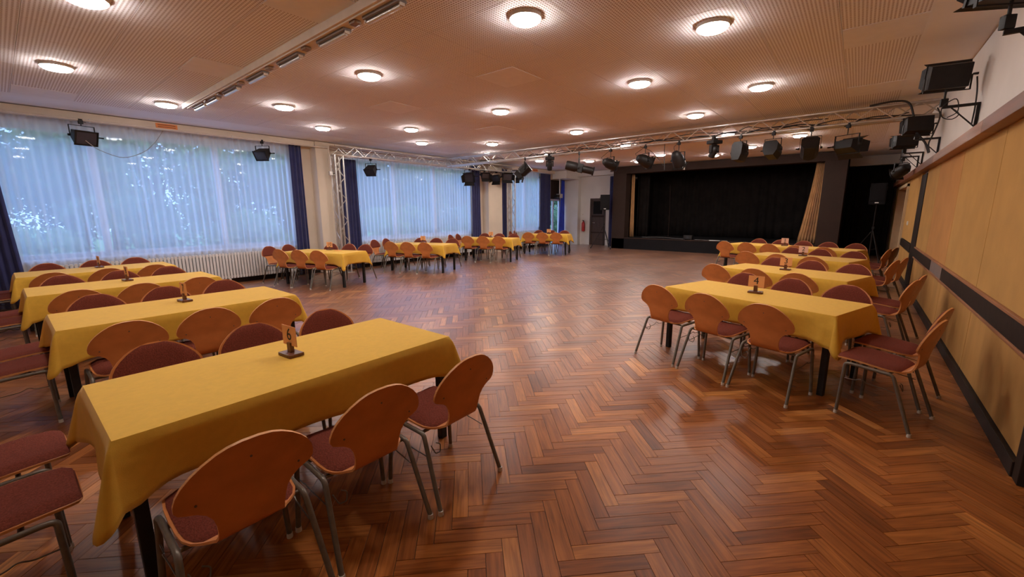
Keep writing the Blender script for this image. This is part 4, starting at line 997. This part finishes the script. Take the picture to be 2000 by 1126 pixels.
mc = thing('microphone_stand', 'thin dark stand pole standing on the stage deck', 'stand', (-6.08, 17.8, .462))
m = MB(); m.lathe([(.14, 0), (.14, .012), (.03, .03), (.016, .05)], 18); m.obj('base', 'fix', mc)
m = MB(); m.tube([(0, 0, .04), (0, 0, 1.1)], .013, 8); m.tube([(0, 0, 1.1), (-.04, 0, 2.15)], .009, 8); m.obj('pole', 'stagebrown', mc)
cable([(-7.0, 17.25, .468), (-6.7, 17.3, .468), (-6.3, 17.55, .468), (-5.9, 17.4, .468), (-5.5, 17.1, .468), (-5.2, 17.0, .468)], .007, 'grey cable trailing over the stage deck to the stand pole', mat_='greycable')
cable([(-4.75, 16.85, .468), (-4.5, 16.9, .468), (-4.3, 16.78, .468), (-4.1, 16.9, .468), (-3.8, 16.85, .468), (-3.6, 16.9, .468)], .007, 'grey cable lying along the front of the stage beside the black box', mat_='greycable')
fb = thing('floor_spotlight', 'low black floor light box at the front edge of the stage', 'spotlight', (-4.95, 16.75, .462))
m = MB(); m.bbox((-.16, -.10, .02), (.16, .10, .17), .012); m.obj('housing', 'blackpaint', fb)
m = MB(); m.lathe([(.045, -.108), (.05, -.098)], 14, T=Matrix.Translation((0, 0, .09)) @ Matrix.Rotation(PI/2, 4, 'Z'), axis='x'); m.obj('lens', 'lens', fb)
for sx in (-1, 1):
    m = MB(); m.box((sx*.12-.02, -.08, 0), (sx*.12+.02, .08, .022)); m.obj('foot', 'cable', fb)
m = MB(); m.bbox((-4.15, 16.56, .466), (-3.80, 16.64, .485), .002); m.obj('power_strip', 'whiteplastic', None, label='pale flat strip lying on the front edge of the stage', cat='power strip')
sl = thing('stage_wall_light', 'small light on the stage side wall above the dark cloth', 'light', (-7.30, 17.1, 2.90))
m = MB(); m.lathe([(.02, -.07), (.05, -.05), (.05, .05), (.045, .06)], 12, axis='x'); m.obj('can', 'fix', sl)
m = MB(); m.lathe([(.044, .052), (.02, .062), (.004, .064)], 12, axis='x'); m.obj('lens', 'silver', sl)
m = MB(); m.tube([(0, 0, .03), (-.10, .02, .10)], .008, 6); m.obj('arm', 'fix', sl)
# clamp on the first truss leg
cl = thing('pole_clamp', 'small grey clamp fixed on a pole beside the first truss leg', 'clamp', (-10.44, 5.56, 2.55))
m = MB(); m.bbox((-.05, -.06, -.05), (.03, .02, .05), .008); m.obj('jaw', 'alu', cl)
m = MB(); m.tube([(0, -.02, 0), (0, .09, 0)], .012, 8); m.obj('screw', 'wire', cl)
m = MB(); m.tube([(-10.47, 5.545, 2.5), (-10.47, 5.545, 3.22)], .014, 8); m.obj('drop_pipe', 'rail', None, label='short cream pipe hanging beside the first truss leg', cat='pipe')

# ================================================================ OUTSIDE THE WINDOWS
g = MB(); g.box((-70, -40, -.9), (-11.32, 60, -.62)); gr = struct('ground', g, 'grass')
g = MB(); g.box((-15.6, -9, -.63), (-11.33, 30, -.59)); g.obj('bounce_terrace', 'bouncepaving', gr)  # added pale slab, reflects bluish skylight onto the sheer curtains
def leaves(rr, n, rx, ry, rz, cz, size, shell=.55):
    vs = []; fs = []
    for i in range(n):
        while True:
            d = Vector((rr.uniform(-1, 1), rr.uniform(-1, 1), rr.uniform(-1, 1)))
            if .05 < d.length < 1: break
        d = d.normalized()*(shell+(1-shell)*rr.random()**.7)*(0.86+.14*math.sin(d.x*5+d.z*7))
        c = Vector((d.x*rx, d.y*ry, cz+d.z*rz)); a = rr.uniform(0, 2*PI); b = rr.uniform(-.9, .9)
        t = Vector((math.cos(a)*math.cos(b), math.sin(a)*math.cos(b), math.sin(b))); u = t.cross(Vector((rr.uniform(-1, 1), rr.uniform(-1, 1), 1))).normalized()
        s = size*rr.uniform(.6, 1.3); o = len(vs)
        vs += [c, c+t*s*.5+u*s*.28, c+t*s, c+t*s*.5-u*s*.28]; fs.append((o, o+1, o+2, o+3))
    return vs, fs
def leaf_mesh(name, seed, n, rx, ry, rz, cz, size, mt, clumps):
    q = random.Random(seed); m = MB()
    for k in range(clumps):
        vs, fs = leaves(q, n//clumps, rx*q.uniform(.35, .6), ry*q.uniform(.35, .6), rz*q.uniform(.35, .55), 0, size)
        off = Vector((q.uniform(-.6, .6)*rx, q.uniform(-.6, .6)*ry, cz+q.uniform(-.6, .6)*rz)); m.add([v+off for v in vs], fs)
    return m.mesh(name, mt)
CR = [leaf_mesh('crown', 3, 7500, 2.4, 2.6, 3.0, 3.9, .21, 'leaf', 16), leaf_mesh('crown', 4, 7500, 2.2, 2.7, 3.2, 3.8, .20, 'leafdark', 22), leaf_mesh('crown', 5, 10000, 2.7, 2.5, 2.9, 4.0, .23, 'leaf', 20)]
BU = [leaf_mesh('foliage', 6, 2600, 1.1, 1.2, .75, .72, .13, 'leaf', 8), leaf_mesh('foliage', 7, 2600, 1.0, 1.3, .85, .80, .12, 'leafdark', 8)]
tk = MB(); tk.tube([(0, 0, 0), (.05, .02, 1.6), (-.03, .06, 3.2), (.1, 0, 4.8)], [.16, .13, .10, .05], 9)
for a in range(5): tk.tube([(0, .04, 2.4+.3*a), (math.cos(a*2.4)*.7, math.sin(a*2.4)*.7, 3.3+.35*a), (math.cos(a*2.4)*1.3, math.sin(a*2.4)*1.3, 4.2+.3*a)], [.06, .04, .015], 6)
tkm = tk.mesh('trunk', 'bark')
NTH = ['first', 'second', 'third', 'fourth', 'fifth', 'sixth', 'seventh', 'eighth', 'ninth', 'tenth', 'eleventh', 'twelfth', 'thirteenth', 'fourteenth', 'fifteenth', 'sixteenth', 'seventeenth', 'eighteenth', 'nineteenth', 'twentieth', 'twenty-first', 'twenty-second', 'twenty-third', 'twenty-fourth']
TREES = [(-20.5, -5.2, 0), (-21.5, -.4, 1), (-20.0, 4.0, 0), (-22.5, 8.2, 2), (-20.4, 12.4, 1), (-21.0, 17.0, 0), (-20.0, 21.5, 2), (-25.5, 2.0, 2), (-25, 10.5, 0), (-25.5, 15.5, 1), (-21.5, 26.2, 1), (-21.0, 31.5, 0), (-23.0, 20.0, 2), (-19.5, 29.0, 1), (-31, -8, 1), (-31, 4, 0), (-31, 15, 2), (-32, 25, 0), (-29, 36, 1), (-34, 43, 0), (-23, -11.5, 0)]
for n_, (x, y, k) in enumerate(TREES):
    t = thing('garden_tree', 'leafy tree outside the windows, %s in planting order from the camera end' % NTH[n_], 'tree', (x, y, -.62), n_*1.3, 'trees outside the windows'); s = (.9+.06*(n_ % 5))*(1.45 if x < -28.5 else 1.0); t.scale = (s, s, s*1.05)
    link('crown', CR[k], t); link('trunk', tkm, t)
bs = MB(); bs.tube([(0, 0, 0), (0, .05, .5)], [.05, .03], 6); bs.tube([(0, 0, 0), (.3, .2, .8)], [.04, .015], 6); bs.tube([(0, 0, 0), (-.3, -.2, .8)], [.04, .015], 6); bsm = bs.mesh('stem', 'bark')
for n_ in range(24):
    y = -5.0+n_*2.75; x = -16.9-.5*math.sin(n_*1.7)
    if n_ > 14: y = -8.0+(n_-15)*5.2; x = -27.0
    t = thing('garden_bush', 'low bush outside the windows, %s' % (NTH[n_]+' in the near row' if n_ < 15 else NTH[n_-15]+' in the tall far row'), 'bush', (x, y, -.62), n_*.9, 'bushes outside the windows'); s = (1.45 if n_ < 15 else 2.5)+.2*math.sin(n_*2.3); t.scale = (s, s, s*1.15)
    link('foliage', BU[n_ % 2], t); link('stem', bsm, t)
